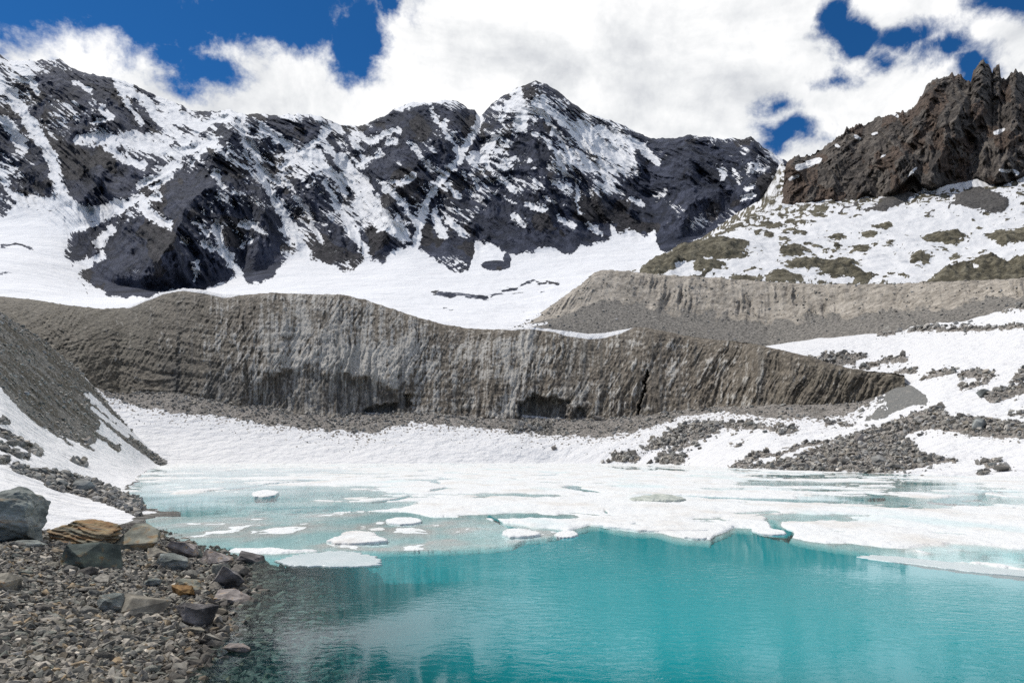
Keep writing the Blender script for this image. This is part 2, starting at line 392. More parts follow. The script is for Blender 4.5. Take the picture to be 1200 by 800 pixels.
ln = fbm((px+.8*py)/38, (py-.7*px)/6.5, o=4, gain=.6, seed=64); lnm = fbm(px/60, py/45, o=3, seed=65)
sp = bias + .5 + 11.5*an + 5*(up_n-.6) + 3.0*pn(px/55, py/55, seed=99)
fj = f + .8 + (7*fbm((px+.5*py)/13, (py-.5*px)/6, o=5, gain=.65, seed=88) + 2.5*fbm(px/24, py/24, o=2, seed=89) + 4.5*fbm((px+.4*py)/4.2, py/3.6, o=3, gain=.7, seed=90))*(1-.6*lowsnow) + 5*(up_n-.55)*(1-lowsnow)
fine_l = .8 - 46*np.abs(ln) + 16*(lnm+.07) + (bias+2.6)*.8 + 3*fbm(px/5, py/5, o=2, seed=66)
fs = np.maximum(np.maximum(fj, sp), fine_l)
snow = np.clip(.5+fs*.22, 0, 1)
snow = np.where((island > 0), 0, snow)
basin = (s < 2.05)
grey = np.maximum(stroke_field(qx, qy, [([(505,343),(535,345),(570,348)],9),([(575,346),(600,338),(625,330),(652,331)],6),([(600,342),(640,343)],3),([(560,378),(590,372),(620,365)],3),([(520,362),(530,364)],4),([(505,380),(560,385)],3)]),
                  stroke_field(qx, qy, [([(0,285),(20,287),(40,290)],6),([(0,322),(15,320)],5),([(30,247),(65,245)],2),([(100,258),(120,258)],2),([(90,300),(85,318),(105,345)],2.5)]))
grey = grey + 4*fbm(px/10, py/3, o=4, seed=15)
snow = np.where(basin | (tongue > 2), np.clip(snow, 0, 1)-sstep(-.5, 2.5, grey)*.62, snow)
altm = sstep(.5, .8, fbm(px/40, py/40, o=4, seed=45)+.5)*.8
mm = terrain_mat('mountain_rock', snow=(.73, .735, .75), cols=[(.006,.0095,.020), (.020,.0265,.049), (.066,.076,.116)], scale=.035, bump_d=14.0, alt=[(.009,.010,.015), (.050,.047,.054)], snow_edge=.5, stretch=(1, 1, .55), dirt=.10, sbump=(.014, 11.0))  # blue pushed into the rock colours stands in for distance haze
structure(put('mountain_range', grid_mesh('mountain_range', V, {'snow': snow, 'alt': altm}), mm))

# ------------------------------------------------------------------ snowy hillside with grassy knolls
H = Loft([
 [(700,365,590),(800,345,600),(1200,345,500),(1700,345,440)],
 [(700,350,640),(750,322,660),(800,320,680),(900,324,650),(1000,330,620),(1200,328,540),(1700,322,480)],
 [(700,335,700),(760,311,760),(800,292,800),(850,281,830),(900,280,860),(1000,286,800),(1200,272,760),(1700,250,700)],
 [(700,335,800),(770,306,850),(800,289,860),(850,272,1000),(905,256,1100),(950,240,1100),(1050,230,1050),(1200,210,1000),(1700,180,900)],
 [(700,345,1000),(800,300,1000),(850,268,1150),(895,240,1250),(914,192,1500),(926,200,1400),(950,225,1250),(1050,215,1200),(1200,195,1120),(1700,170,1000)],
 [(700,360,1200),(914,205,1700),(1700,190,1300)]])
px, py, Y, s = H.grid(705, 1560, 1.25, [10, 70, 60, 50, 6])
B = P(px, py, Y)
dz = 9*fbm(B[...,0]/70, B[...,1]/90, o=5, seed=5)+2.5*ridged(B[...,0]/25, B[...,1]/32, o=4, seed=6)
qx = px+16*fbm(px/20, py/9, o=5, gain=.62, seed=13); qy = py+8*fbm(px/18, py/8, o=5, gain=.62, seed=14)
g1 = np.maximum(poly_in(qx, qy, [(742,322),(765,306),(800,290),(830,277),(850,279),(880,287),(876,294),(850,300),(833,303),(812,306),(790,316),(770,324)]),
                ell(qx, qy, [(830,314,18,6),(855,300,24,7),(900,277,8,3),(930,273,13,4),(906,266,14,3),(930,295,20,6),(948,311,28,8),(985,316,28,10),(1010,326,18,5),(1005,292,13,5),(980,279,13,3),(1015,278,11,3),(1034,266,11,4),
                 (1107,279,26,7),(1185,280,28,9),(1230,275,40,12),(1078,301,12,4),(1085,308,6,3),(1060,325,8,3),(870,328,20,4),(915,327,25,5),(868,265,8,3),(1000,297,4,2),(940,262,12,2),(890,275,5,2),(1045,287,5,2),(1120,300,5,2),(960,252,10,2.5)]))
g1 = np.maximum(g1, poly_in(qx, qy, [(1085,332),(1108,316),(1140,306),(1158,296),(1178,306),(1210,302),(1300,296),(1400,300),(1400,340),(1085,345)]))
g1 = np.maximum(g1, ell(qx, qy, [(1137,314,0.5,.5)]))
hole_s = ell(qx, qy, [(1137,315,7,3),(1012,318,14,2.5),(800,312,12,2.5)])
scr = np.maximum(poly_in(qx, qy, [(1113,246),(1116,232),(1138,214),(1160,222),(1184,234),(1178,246),(1160,251),(1135,246)]), poly_in(qx, qy, [(1008,250),(1036,232),(1068,206),(1080,222),(1064,238),(1042,247)]))
scr = np.maximum(scr, stroke_field(qx, qy, [([(985,251),(1012,236)],3),([(1085,253),(1092,248)],3)]))
dots = np.where(fbm(px/5, py/2.6, o=3, seed=16)*10-4.5+2.5*fbm(px/60, py/30, seed=4) > 0, 1.0, -5)+0*px
g1 = g1 + 3.2*fbm(px/10, py/3.6, o=5, gain=.65, seed=141)
g1 = np.maximum(g1, (fbm(px/24, py/7, o=5, gain=.6, seed=143)-.31+.07*sstep(255, 310, py))*16*sstep(.8, 1.3, s)*sstep(2.8, 2.0, s))
g1 = np.where(hole_s > 0, -3, g1)
gr = np.maximum(np.maximum(g1, scr), dots)
dz = dz + 6*np.clip(g1/5, 0, 1.2)*(.7+fbm(px/12, py/6, o=4, seed=17)) + 3*np.clip(scr/5, 0, 1)
dz = dz*sstep(.4, 1.1, s)*(1-.6*sstep(3.2, 4, s))
V = B.copy(); V[..., 2] += dz
snow = np.clip(.5-(gr+4.5*fbm(px/6, py/3, o=5, gain=.65, seed=18))*.35, 0, 1)
alt = np.clip(.5+(scr-g1)*.3, 0, 1)
hm = terrain_mat('hillside_turf', [(.024,.021,.014), (.085,.075,.048), (.20,.18,.13)], .12, 3.0, alt=[(.045,.042,.040), (.12,.112,.105)], dirt=.10, snow_edge=.2, sbump=(.035, 4.0))
structure(put('snowy_hillside', grid_mesh('snowy_hillside', V, {'snow': snow, 'alt': alt}), hm))

# ------------------------------------------------------------------ rocky crag on the right
CSK = [(880,262),(908,255),(913,240),(915,216),(918,200),(922,191),(927,186),(935,183),(950,182),(965,173),(975,165),(985,158),(1000,148),(1012,146),(1022,143),(1030,137),(1040,135),(1050,132),(1060,133),(1070,127),(1075,120),(1082,108),(1085,100),
 (1095,93),(1105,90),(1115,88),(1125,88),(1132,93),(1138,95),(1141,84),(1145,76),(1151,71),(1157,74),(1161,81),(1163,87),(1164.5,78),(1171,78),(1173,90),(1178,93),(1184,86),(1190,83),(1200,90),(1230,78),(1300,90),(1450,60),(1700,60)]
CFT = [(880,262,1150),(915,237,1150),(935,240,1130),(955,236,1120),(975,232,1100),(982,246,1080),(992,243,1080),(1015,229,1080),(1030,233,1060),(1050,226,1060),(1070,206,1060),(1080,219,1050),(1092,223,1040),(1110,216,1040),(1145,209,1030),(1165,218,1010),(1182,216,1000),(1200,206,990),(1300,200,950),(1700,190,880)]
Cc = Loft([[(x, y+14, d-20) for x, y, d in CFT], CFT,
  [(x, y, 1330 if x < 1400 else 1200) for x, y in CSK], [(x, y+45, 1600) for x, y in CSK]])
px, py, Y, s = Cc.grid(913.6, 1560, .9, [14, 210, 8])
px = px + (np.clip(1-(px-913.6)/14, 0, 1)*(3+7*fbm(py/14, py*0, o=4, gain=.6, seed=39)))
h_t = np.clip(s-1, 0, 1)
py = py + (fbm(px[:, 0]/5, px[:, 0]*0, o=3, seed=33, gain=.65)*9)[:, None]*sstep(.7, 1, h_t)*(s <= 2.001)
B = P(px, py, Y); X, Z = (px-600)/F*1200, B[...,2]
wx = X+25*fbm(X/90, Z/90, o=3, seed=52); wz_ = Z+25*fbm(X/90, Z/90, o=3, seed=58)
RC = [([(1151,71),(1130,120),(1105,170),(1090,222)],30,70),([(1100,92),(1085,130),(1060,175),(1045,225)],28,60),([(1050,132),(1025,190),(1000,240)],25,40),([(1190,83),(1185,150),(1165,215)],30,60),([(985,158),(975,230)],22,35),([(930,184),(925,238)],16,30)]
dep = np.zeros_like(px)
jx = px+7*fbm(px/15, py/22, o=4, seed=35)
for pts, w, amt in RC: dep -= amt*np.clip(1-seg_dist(jx, py, pts)/w, 0, 1)
dep += -75*(ridged((wx+.3*wz_)/120, wz_/700, o=3, seed=12)-.6) - 42*(ridged((wx+.25*wz_)/44, wz_/240, o=5, gain=.6, seed=22)-.6) - 15*fbm((wx+.2*wz_)/13, wz_/26, o=5, gain=.68, seed=42) - 16*(ridged((wx-.5*wz_)/30, (wz_+.3*wx)/70, o=3, seed=142)-.6)
up = h_t*(s <= 2.001)
dep *= (.25+.75*sstep(0, .1, up))*(1-.7*sstep(.9, 1, up))
V = P(px, py, Y+dep)
qx = px+3*fbm(px/8, py/8, o=3, seed=19); qy = py+2*fbm(px/8, py/8, o=3, seed=20)
cs = stroke_field(qx, qy, [([(935,196),(948,192),(960,188)],7),([(925,210),(935,206)],4),([(1002,160),(1008,163)],4),([(1022,157),(1027,156)],3),([(1166,156),(1175,152)],5),([(1173,200),(1185,200),(1192,203)],5),([(1065,207),(1075,197)],3),([(980,170),(982,172)],3),
  ([(1033,185),(1036,182)],2),([(1047,134),(1052,137)],3)], 30)
base = np.interp(qx, [p[0] for p in CFT], [p[1] for p in CFT])
cs = np.maximum(cs, (qy-base-1)*1.2)
scr = poly_in(qx, qy, [(1010,250),(1036,232),(1068,206),(1080,222),(1064,238),(1042,247)])
cs = np.where(scr > -1, -3, cs)
snow = np.clip(.5+(cs+1.6*fbm(px/5, py/5, o=3, seed=23))*.35, 0, 1)
alt = sstep(-.15, .25, fbm(px/22, py/34, o=4, seed=25)+.3*sstep(980, 920, px))
cm = terrain_mat('crag_rock', [(.015,.013,.012), (.064,.054,.047), (.17,.147,.124)], .06, 6.0, alt=[(.030,.021,.016), (.125,.088,.066)], stretch=(1, 1, .5), dirt=.1)
structure(put('rocky_crag', grid_mesh('rocky_crag', V, {'snow': snow, 'alt': alt}), cm))

# ------------------------------------------------------------------ long side moraine
R = Loft([
 [(560,410,505),(590,405,510),(650,398,500),(900,424,436),(985,412,380),(1060,396,345),(1200,368,276),(1700,335,215)],
 [(560,396,520),(590,389,525),(650,382,515),(900,408,445),(985,400,390),(1060,386,355),(1200,358,287),(1700,325,225)],
 [(560,397,535),(590,388,540),(650,370,540),(700,350,555),(800,362,530),(900,374,490),(1060,364,400),(1200,345,318),(1700,323,250)],
 [(560,398,545),(590,389,548),(615,378,555),(640,362,570),(660,348,580),(680,334,590),(697,319,600),(706,316,600),(740,318,592),(775,322,580),(830,325,560),(900,330,530),(960,333,495),(1040,333,450),(1100,330,420),(1200,326,360),(1700,318,280)],
 [(560,415,600),(700,330,660),(900,345,600),(1200,342,430),(1700,335,330)]])
px, py, Y, s = R.grid(565, 1560, 1.1, [6, 55, 60, 10])
B = P(px, py, Y); X, Z = B[...,0], B[...,2]
al = px+.5*(py-330)*lerp(px, [(600,1.6),(760,.5),(900,-.2),(1200,-.3)])       # gullies run straight down the fall line
gl = ridged(al/13+.4*fbm(px/30, py/20, seed=2), py/90, o=4, gain=.6, seed=26)
up = np.clip((s-1)/2, 0, 1)*(s <= 3.001)
dep = -8.5*(gl-.62)*(.25+1.1*sstep(-.25, .25, fbm(px/38, py/40, o=3, seed=331)))*sstep(.25, .55, up)*(1-.6*sstep(.93, 1, up)) - 2.0*fbm(X/6, Z/6, o=4, gain=.65, seed=27)
py2 = py + (fbm(px/8, px*0, o=5, gain=.62, seed=34)*4.0)*sstep(.85, 1, up)*(s <= 3.001)
V = P(px, py2, Y+dep)
qy = py+3*fbm(px/14, py/9, o=4, seed=29)
low = 1-sstep(.30, .66, up+.35*fbm(al/18, py/20, o=5, gain=.6, seed=30))
ms = np.maximum(stroke_field(px+3*fbm(px/9, py/5, seed=36), qy, [([(600,384),(620,377),(632,368)],3),([(610,383),(640,378)],3)]), -4)
ms = np.where(px < 640, np.maximum(ms, (qy-lerp(px, [(560,370),(612,381),(640,386)]))*1.0), ms)
ms = np.maximum(ms, np.where(px > 905, (qy-lerp(px, [(905,412),(925,410),(985,400),(1030,393),(1060,386),(1075,381),(1130,376),(1200,357),(1700,330)]))*1.2, -4))
snow = np.clip(.5+ms*.35, 0, 1)
rm = terrain_mat('moraine_gravel', [(.15,.132,.110), (.29,.258,.216), (.45,.405,.345)], .25, 1.0, alt=[(.085,.08,.072), (.24,.222,.198)], dirt=.1, speck=(.9, .06, (.26, .24, .21)))  # paler main colours paint the upper face as lit; alt is grey stone
structure(put('moraine_ridge', grid_mesh('moraine_ridge', V, {'snow': snow, 'alt': low}), rm))
SURF_MORAINE = Surface(px, py2, V)

# ------------------------------------------------------------------ far bank: snow, debris, rock strips
SHORE = [(60,548),(190,543.3),(230,543),(320,543),(420,543),(650,542.6),(760,544),(800,545),(850,548),(900,550.5),(1000,553.5),(1100,556.5),(1200,559),(1700,572)]
def shoreY(py): return 2400.0/(py-HOR)
Bk = Loft([
 [(x, y+2.0, shoreY(y)*.97) for x, y in SHORE],
 [(x, y, shoreY(y)) for x, y in SHORE],
 [(60,500,255),(200,517,268),(400,522,266),(650,524,260),(800,523,222),(900,518,185),(1000,526,150),(1100,527,127),(1200,522,112),(1700,500,80)],
 [(60,440,300),(90,446,305),(140,463,315),(210,461,318),(280,476,312),(400,490,305),(500,485,305),(640,495,295),(730,490,290),(840,478,270),(920,476,238),(1000,474,225),(1060,458,215),(1100,470,172),(1200,452,160),(1700,410,120)],
 [(60,440,350),(400,470,350),(700,470,345),(800,450,345),(890,416,352),(930,410,352),(1000,397,358),(1060,388,352),(1130,377,318),(1200,357.5,288),(1700,328,226)],
 [(60,440,420),(400,440,420),(800,420,420),(930,400,420),(1060,384,400),(1200,350,330),(1700,322,270)]], 10)
px, py, Y, s = Bk.grid(62, 1560, 1.0, [6, 60, 90, 110, 6])
B = P(px, py, Y); X = B[...,0]
qx = px+13*fbm(px/14, py/7, o=5, gain=.65, seed=101); qy = py+7.5*fbm(px/12, py/5, o=5, gain=.65, seed=102)
DEB = [(60,447),(98,441),(120,462),(140,471),(170,478),(200,486),(250,488),(300,497),(350,502),(400,507),(440,508),(480,497),(520,500),(560,503),(600,507),(650,512),(700,513),(740,510),(770,497),(800,490),(840,485),(880,488),(920,492),(960,492),(990,489),(1010,482),(1025,470),(1045,448)]
deb = np.where((px < 1045) & (s < 3.2), lerp(px, DEB)+7*fbm(px/12, py/12, o=4, seed=103)-2-py, -5)
PILE_A = [(856,549),(880,546),(920,538),(955,529),(985,517),(1003,508),(1040,498),(1068,488),(1090,478),(1106,478),(1112,488),(1150,490),(1200,496),(1400,500),(1400,530),(1200,515),(1150,513),(1100,504),(1058,511),(1072,520),(1078,533),(1100,538),(1122,541),(1100,545),(1065,550),(1040,553),(960,552),(860,549.5)]
PILE_B = [(752,527),(775,513),(795,500),(830,494),(862,497),(900,497),(905,501),(880,504),(850,504),(832,510),(815,517),(790,520),(770,526)]
PILE_C = [(768,541),(775,534),(790,533),(803,531),(806,538),(800,543),(785,545)]
PILE_D = [(712,541),(722,533),(735,529),(748,533),(745,541),(730,543)]
STRIPS = [([(785,528),(800,523),(815,520)],4),([(868,545),(890,536),(905,533),(945,524),(985,517)],4),([(857,548),(880,538),(900,530)],5),([(950,421),(975,419),(1012,418)],6),([(1010,430),(1035,425),(1060,421)],7),([(1050,437),(1062,434),(1072,433)],6),([(1085,441),(1100,438),(1116,437)],6),
 ([(1127,440),(1145,439),(1162,440)],7),([(1128,455),(1150,450),(1160,444)],6),([(1160,466),(1185,462),(1200,455)],12),([(1192,446),(1200,438),(1230,428)],10),([(1200,482),(1185,486)],6),([(1030,391),(1075,385),(1130,386),(1200,383),(1400,376)],4.5),([(1170,361),(1200,360),(1300,352)],5),
 ([(900,503),(920,500)],4),([(917,508),(930,506)],8),([(985,496),(1000,497)],4),([(970,495),(978,493)],5),([(1155,546),(1185,549)],4),([(1145,543),(1170,540)],5),([(1145,555),(1160,553)],3),([(760,517),(780,512)],3),([(858,523),(870,520)],2),([(600,505),(640,500)],6),([(945,427),(1000,424)],6)]
FAN = [(1013,491),(1028,472),(1040,452),(1050,444),(1062,448),(1080,460),(1088,470),(1086,476),(1070,476),(1050,482),(1038,489),(1028,491)]
piles = [PILE_A, PILE_B, PILE_C, PILE_D]
pf = np.full(px.shape, -20.0)
for pl in piles: pf = np.maximum(pf, poly_in(qx, qy, pl))
pf = np.maximum(pf, stroke_field(qx, qy, STRIPS, 20))
fan = poly_in(px+2*fbm(px/9, py/6, seed=104), qy*.5+py*.5, FAN)
cut = stroke_field(qx, qy, [([(1008,479),(1025,470),(1036,463)],6),([(1000,490),(1020,482),(1034,474)],7),([(1035,481),(1038,480)],3)])
pf = np.where(cut > 0, -cut-1, pf); fan = np.where(cut > 0, -cut-1, fan); deb = np.where((cut > 0) & (px > 990), -cut-1, deb)
dust = np.where((px < 1045) & (s < 3.1), (lerp(px, DEB)+22-py)/24, 0)                       # stones thinning out on to the snow
sp = fbm(px/2.6, py/1.7, o=2, seed=105)*9-5.2+4.5*np.clip(dust, 0, 1)
gr = np.maximum(np.maximum(pf, fan), np.maximum(deb, np.where(dust > 0, sp, -9)))
rough = fbm(px/5, py/2.5, o=4, gain=.6, seed=106)
dz = 1.1*fbm(X/16, Y/20, o=4, seed=107)*sstep(1.0, 1.4, s) + Y/800*(np.clip(pf/4, 0, 1)*(3.5+4*rough) + np.clip(fan/10, 0, 1)*3 + np.clip(deb/6, 0, 1)*1.5*rough)
dz *= sstep(.95, 1.15, s)
V = B.copy(); V[..., 2] += dz
V[..., 2] += np.where(s < 1, -.5*(1-s), 0)
snow = np.clip(.5-(gr+1.5*rough)*.4, 0, 1)
alt = np.clip(.5+(fan-np.maximum(pf, deb))*.3, 0, 1)
bm_ = terrain_mat('bank_debris', [(.08,.074,.065), (.19,.173,.155), (.36,.33,.30)], .9, .5, alt=[(.12,.12,.115), (.21,.21,.20)], dirt=.30, snow_edge=.15, sbump=(.22, 2.2), speck=(1.4, .10, (.26, .245, .22)))
structure(put('snow_bank', grid_mesh('snow_bank', V, {'snow': snow, 'alt': alt}), bm_))
SURF_BANK = Surface(px, py, V)
BANK_MASK = dict(px=px, py=py, pf=pf, deb=deb, V=V)

# ------------------------------------------------------------------ glacier front, dirty ice cliff
WB = [(-500,470,235),(0,420,290),(60,432,300),(100,448,305),(140,464,315),(180,467,318),(210,464,318),(240,470,316),(280,478,312),(310,487,309),(350,491,306),(400,493,304),(440,491,304),(480,485,305),(500,488,305),(560,490,302),(600,493,298),(640,498,295),(690,500,292),(730,493,290),(780,488,282),(840,481,270),(880,474,256),(920,479,240),(970,486,229),(990,484,227),(1020,474,223),(1046,458,220),(1062,450,220)]
WC = [(-500,305),(-250,335),(0,347),(40,351),(75,357),(120,362),(150,360),(170,351),(190,343),(215,338),(235,339),(262,345),(290,345),(320,343),(370,345),(400,345),(430,352),(460,362),(490,372),(520,380),(550,385),(580,386),(620,383),(650,386),(690,391),(710,390),(730,386),(750,383),(770,386),(800,393),(840,398),(880,402),(920,411),(950,418),(980,428),(1010,434),(1045,437),(1062,440)]
dY = [(-500,80),(0,70),(150,60),(300,44),(600,40),(800,34),(920,24),(1000,14),(1062,3)]
Wl = Loft([[(x, y+5, d-4) for x, y, d in WB], WB,
  [(x, y+(lerp(np.array([x]), WC)[0]-y)*.48, d+.34*lerp(np.array([x]), dY)[0]) for x, y, d in WB]+[],
  [(x, y, lerp(np.array([x]), [(a, c) for a, b, c in WB])[0]+lerp(np.array([x]), dY)[0]) for x, y in WC],
  [(x, y+4, lerp(np.array([x]), [(a, c) for a, b, c in WB])[0]+lerp(np.array([x]), dY)[0]+22) for x, y in WC],
  [(x, y+40, lerp(np.array([x]), [(a, c) for a, b, c in WB])[0]+lerp(np.array([x]), dY)[0]+120) for x, y in WC]])
px, py, Y, s = Wl.grid(-420, 1060, .95, [4, 75, 85, 6, 6])
B = P(px, py, Y); X, Z = B[...,0], B[...,2]
up = np.clip((s-1)/2, 0, 1)*(s <= 3.001)
on = sstep(0, .06, up)*(1-.7*sstep(.95, 1, up))
lean = lerp(px, [(-500,1.2),(0,1.0),(170,.5),(260,.0),(480,-.15),(700,-.25),(900,-.5),(1060,-.9)])
al = px - lean*(py-440)*.8 + 16*fbm(px/70, py/60, o=4, seed=201)
hat = fbm((px+.62*py)/3.4, (py-.62*px)/30, o=4, gain=.6, seed=221)*sstep(-.25, .2, fbm(px/60, py/40, o=3, seed=222))
ribm = .35+1.3*sstep(-.25, .3, fbm(px/55, py/60, o=3, seed=223))
rib = ridged(al/16, py/150, o=4, gain=.55, seed=202); rib2 = fbm(al/4.5, py/34, o=4, gain=.6, seed=203)
ribbig = fbm(al/60, py/200, o=3, seed=204)
dep = -1.5*(rib-.6)*ribm*lerp(px, [(-500,.35),(150,.4),(300,.75),(760,.75),(900,.7),(1060,.6)]) - 1.5*rib2*ribm - 9*ribbig - 1.3*hat
# thin bedding layers in the ice, curving on the left
lay = py + lerp(px, [(-500,-60),(0,-40),(130,20),(200,8),(280,-6),(400,-14),(520,4),(700,10),(900,-6),(1060,-20)]) + 10*fbm(px/70, py/50, o=3, seed=205)
bed = ridged(lay/11, px/170, o=3, gain=.6, seed=206)
dep += -1.0*(bed-.6)*lerp(px, [(-500,1.4),(200,1.2),(300,.5),(420,.25),(1060,.2)])
# caves and the undercut at the foot
jx = px+10*fbm(px/16, py/12, o=5, gain=.62, seed=207); jy = py+12*fbm(px/18, py/14, o=5, gain=.62, seed=208)
cave = poly_in(jx, jy, [(603,470),(625,463),(655,461),(668,468),(668,500),(603,500)])
cave2 = poly_in(jx, jy, [(669,478),(680,473),(691,480),(692,490),(684,499),(669,499)])
under = poly_in(jx, jy, [(290,455),(320,436),(360,428),(410,436),(440,445),(462,455),(480,460),(484,480),(470,492),(290,492)])
cave3 = poly_in(jx, jy, [(425,478),(450,470),(466,470),(470,484),(460,492),(425,492)])
cave4 = poly_in(jx, jy, [(474,458),(484,460),(483,476),(476,478)])
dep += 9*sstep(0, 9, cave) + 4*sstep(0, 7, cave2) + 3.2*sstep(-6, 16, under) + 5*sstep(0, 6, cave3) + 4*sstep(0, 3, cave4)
crack = stroke_field(jx, py, [([(759,434),(756,450),(755,462),(750,475),(746,487)],3.6)], 10)
dep += 7*sstep(0, 1.6, crack)
dep += 1.5*sstep(-4, 0, stroke_field(jx, py, [([(212,392),(210,420),(208,445),(212,462)],1.5)], 10))
dep -= .9*fbm(X/2.2, Z/2.2, o=3, gain=.6, seed=209)
dep *= on
py2 = py + (fbm(px/6, px*0, o=4, gain=.6, seed=210)*2.4)*sstep(.9, 1, up)*(s <= 3.001)
V = P(px, py2, Y+dep)
# where clean ice shows through the dirt
zone = lerp(px, [(-500,-.55),(120,-.5),(200,-.35),(260,-.05),(330,.12),(400,.30),(470,.22),(520,.05),(600,.12),(660,.02),(760,-.02),(860,-.16),(960,-.26),(1060,-.4)])
zone = zone + .42*np.exp(-(((px-415)/75)**2+((py-425)/28)**2)) + .25*np.exp(-(((px-310)/35)**2+((py-410)/35)**2)) + .15*np.exp(-(((px-610)/25)**2+((py-400)/40)**2))
clean = zone + .65*rib2 + .9*hat + .45*fbm(px/14, py/10, o=4, gain=.6, seed=224) + .40*fbm(al/9, py/60, o=4, gain=.6, seed=211) + .35*(bed-.62) + .2*fbm(px/90, py/40, seed=212) - .25*sstep(.88, .99, up)
dripw = sstep(.10, .5, fbm(al/7, py/120, o=3, gain=.6, seed=213)+.15)
clean = np.where(under > 0, .10+.55*fbm(al/12, py/60, o=3, seed=214), clean)
clean = np.clip(.53+clean*1.05+.75*fbm(px/2.4+.2*py/12, py/60, o=3, gain=.65, seed=231)+.3*fbm(px/8, py/110, o=3, seed=234), 0, 1)
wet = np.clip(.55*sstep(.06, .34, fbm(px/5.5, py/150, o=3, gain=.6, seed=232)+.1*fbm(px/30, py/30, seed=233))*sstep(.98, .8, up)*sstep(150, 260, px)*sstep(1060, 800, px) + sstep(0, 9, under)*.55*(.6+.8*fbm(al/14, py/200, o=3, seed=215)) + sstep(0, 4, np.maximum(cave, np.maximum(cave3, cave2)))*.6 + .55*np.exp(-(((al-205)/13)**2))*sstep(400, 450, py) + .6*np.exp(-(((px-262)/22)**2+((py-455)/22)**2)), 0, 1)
qy = py+1.2*fbm(px/14, px*0, o=3, seed=216)
capy = lerp(px, WC)
cap = np.where(s < 3.3, 1, 1)*np.minimum(lerp(px, [(140,-1),(158,2.5),(180,2.5),(200,1.6),(235,4.5),(270,3.8),(293,-1),(578,-1),(600,2.2),(650,3.0),(665,6),(700,6.5),(728,4),(745,-1)]), 9) - (qy-capy)
cap = np.where((px > 140) & (px < 760), cap, -5)
snow = np.where(s > 3.4, np.where((px > 130) & (px < 760), 1, .2), np.clip(.5+cap*.4, 0, 1))
sand = np.clip(lerp(px, [(-500,1.0),(150,.9),(250,.45),(330,.1),(800,.12),(920,.4),(1060,.8)])+.5*fbm(px/40, py/30, seed=217), 0, 1)
m, t = new_mat('glacier_ice')
co = t.coord(); n1 = t.noise(co, .5, 8, .65); n2 = t.noise(co, 2.3, 5, .6); n4 = t.noise(t.scaled(co, (1, 1, .16)), .9, 6, .65); n5 = t.noise(t.scaled(co, (.25, .25, 1.0)), 1.1, 6, .6)
dn = t.math('ADD', t.math('MULTIPLY', n1, .42), t.math('ADD', t.math('MULTIPLY', n4, .46), t.math('MULTIPLY', n5, .12)))
dirt = t.ramp(dn, [(.41, (.046,.037,.027)), (.5, (.128,.104,.077)), (.60, (.27,.23,.182))])
ice = t.ramp(n2, [(.35, (.32,.30,.265)), (.65, (.64,.61,.555))])
sandc = t.ramp(dn, [(.41, (.036,.031,.022)), (.51, (.104,.089,.065)), (.61, (.205,.178,.135))])
dirt = t.mixc(t.attr('sand'), dirt, sandc)
c = t.math('ADD', t.attr('clean'), t.math('MULTIPLY', t.math('SUBTRACT', t.math('ADD', t.math('MULTIPLY', n4, .6), t.math('MULTIPLY', n1, .4)), .5), 2.2))
col = t.mixc(t.math('MULTIPLY', t.mapr(c, .42, 1.05), .85), dirt, ice)
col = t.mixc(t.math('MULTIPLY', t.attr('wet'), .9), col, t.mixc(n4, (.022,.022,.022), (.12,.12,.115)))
sm = t.mapr(t.math('ADD', t.attr('snow'), t.math('MULTIPLY', t.math('SUBTRACT', n1, .5), .4)), .42, .58)
col = t.mixc(sm, col, SNOW)
finish(t, col, .75, t.bump(t.math('ADD', t.math('MULTIPLY', n1, .6), t.math('ADD', t.math('MULTIPLY', n5, .15), t.math('MULTIPLY', n4, .9))), .8), .35)
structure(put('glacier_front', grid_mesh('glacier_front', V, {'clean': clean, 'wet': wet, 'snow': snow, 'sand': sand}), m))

# ------------------------------------------------------------------ left slope: snow, scree, rock strips
Lf = Loft([
 [(-600,760,14),(-200,690,17),(0,650,19.6),(100,634,23.5),(165,619,28.2),(215,610,31.4)],
 [(-600,600,24),(-200,590,26),(0,592,27.5),(100,604,31.5),(165,609,31.7),(215,605,33.6)],
 [(-600,510,36),(-200,530,38),(0,555,38),(60,571,42),(100,581,46.5),(150,592,40.1),(162,594,39.7),(215,588,43.8)],
 [(-600,430,60),(-200,490,54),(0,520,52),(60,540,60),(100,553,70),(140,565,71.5),(152,572,62),(215,558,96.5)],
 [(-600,300,110),(-200,400,90),(0,455,85),(60,505,95),(100,522,105),(150,540,125),(190,545,201),(215,543.5,231)],
 [(-600,100,190),(-200,290,165),(0,366,172),(60,407,186),(97,438,200),(140,490,217),(190,540,246),(215,541,302)],
 [(-600,130,260),(-200,310,230),(0,385,240),(97,450,260),(140,495,270),(190,541,300),(215,541.5,340)]], 7)
px, py, Y, s = Lf.grid(-520, 212, .8, [50, 50, 50, 80, 110, 6])
B = P(px, py, Y); X = B[...,0]
qx = px+3.5*fbm(px/8, py/5, o=4, gain=.6, seed=301); qy = py+2.5*fbm(px/8, py/5, o=4, gain=.6, seed=302)
scr = poly_in(qx, qy, [(-600,60),(-200,288),(0,360),(65,402),(98,438),(106,470),(118,496),(112,519),(95,520),(75,511),(60,506),(45,498),(30,486),(15,471),(0,453),(-60,410),(-200,340),(-600,200)])
scr = np.maximum(scr, stroke_field(qx, qy, [([(98,448),(130,478),(166,509)],8),([(105,476),(140,506),(165,525),(190,543)],9),([(98,498),(125,515),(139,526)],7),([(60,505),(85,521)],2.5),([(95,520),(110,528)],3)], 20))
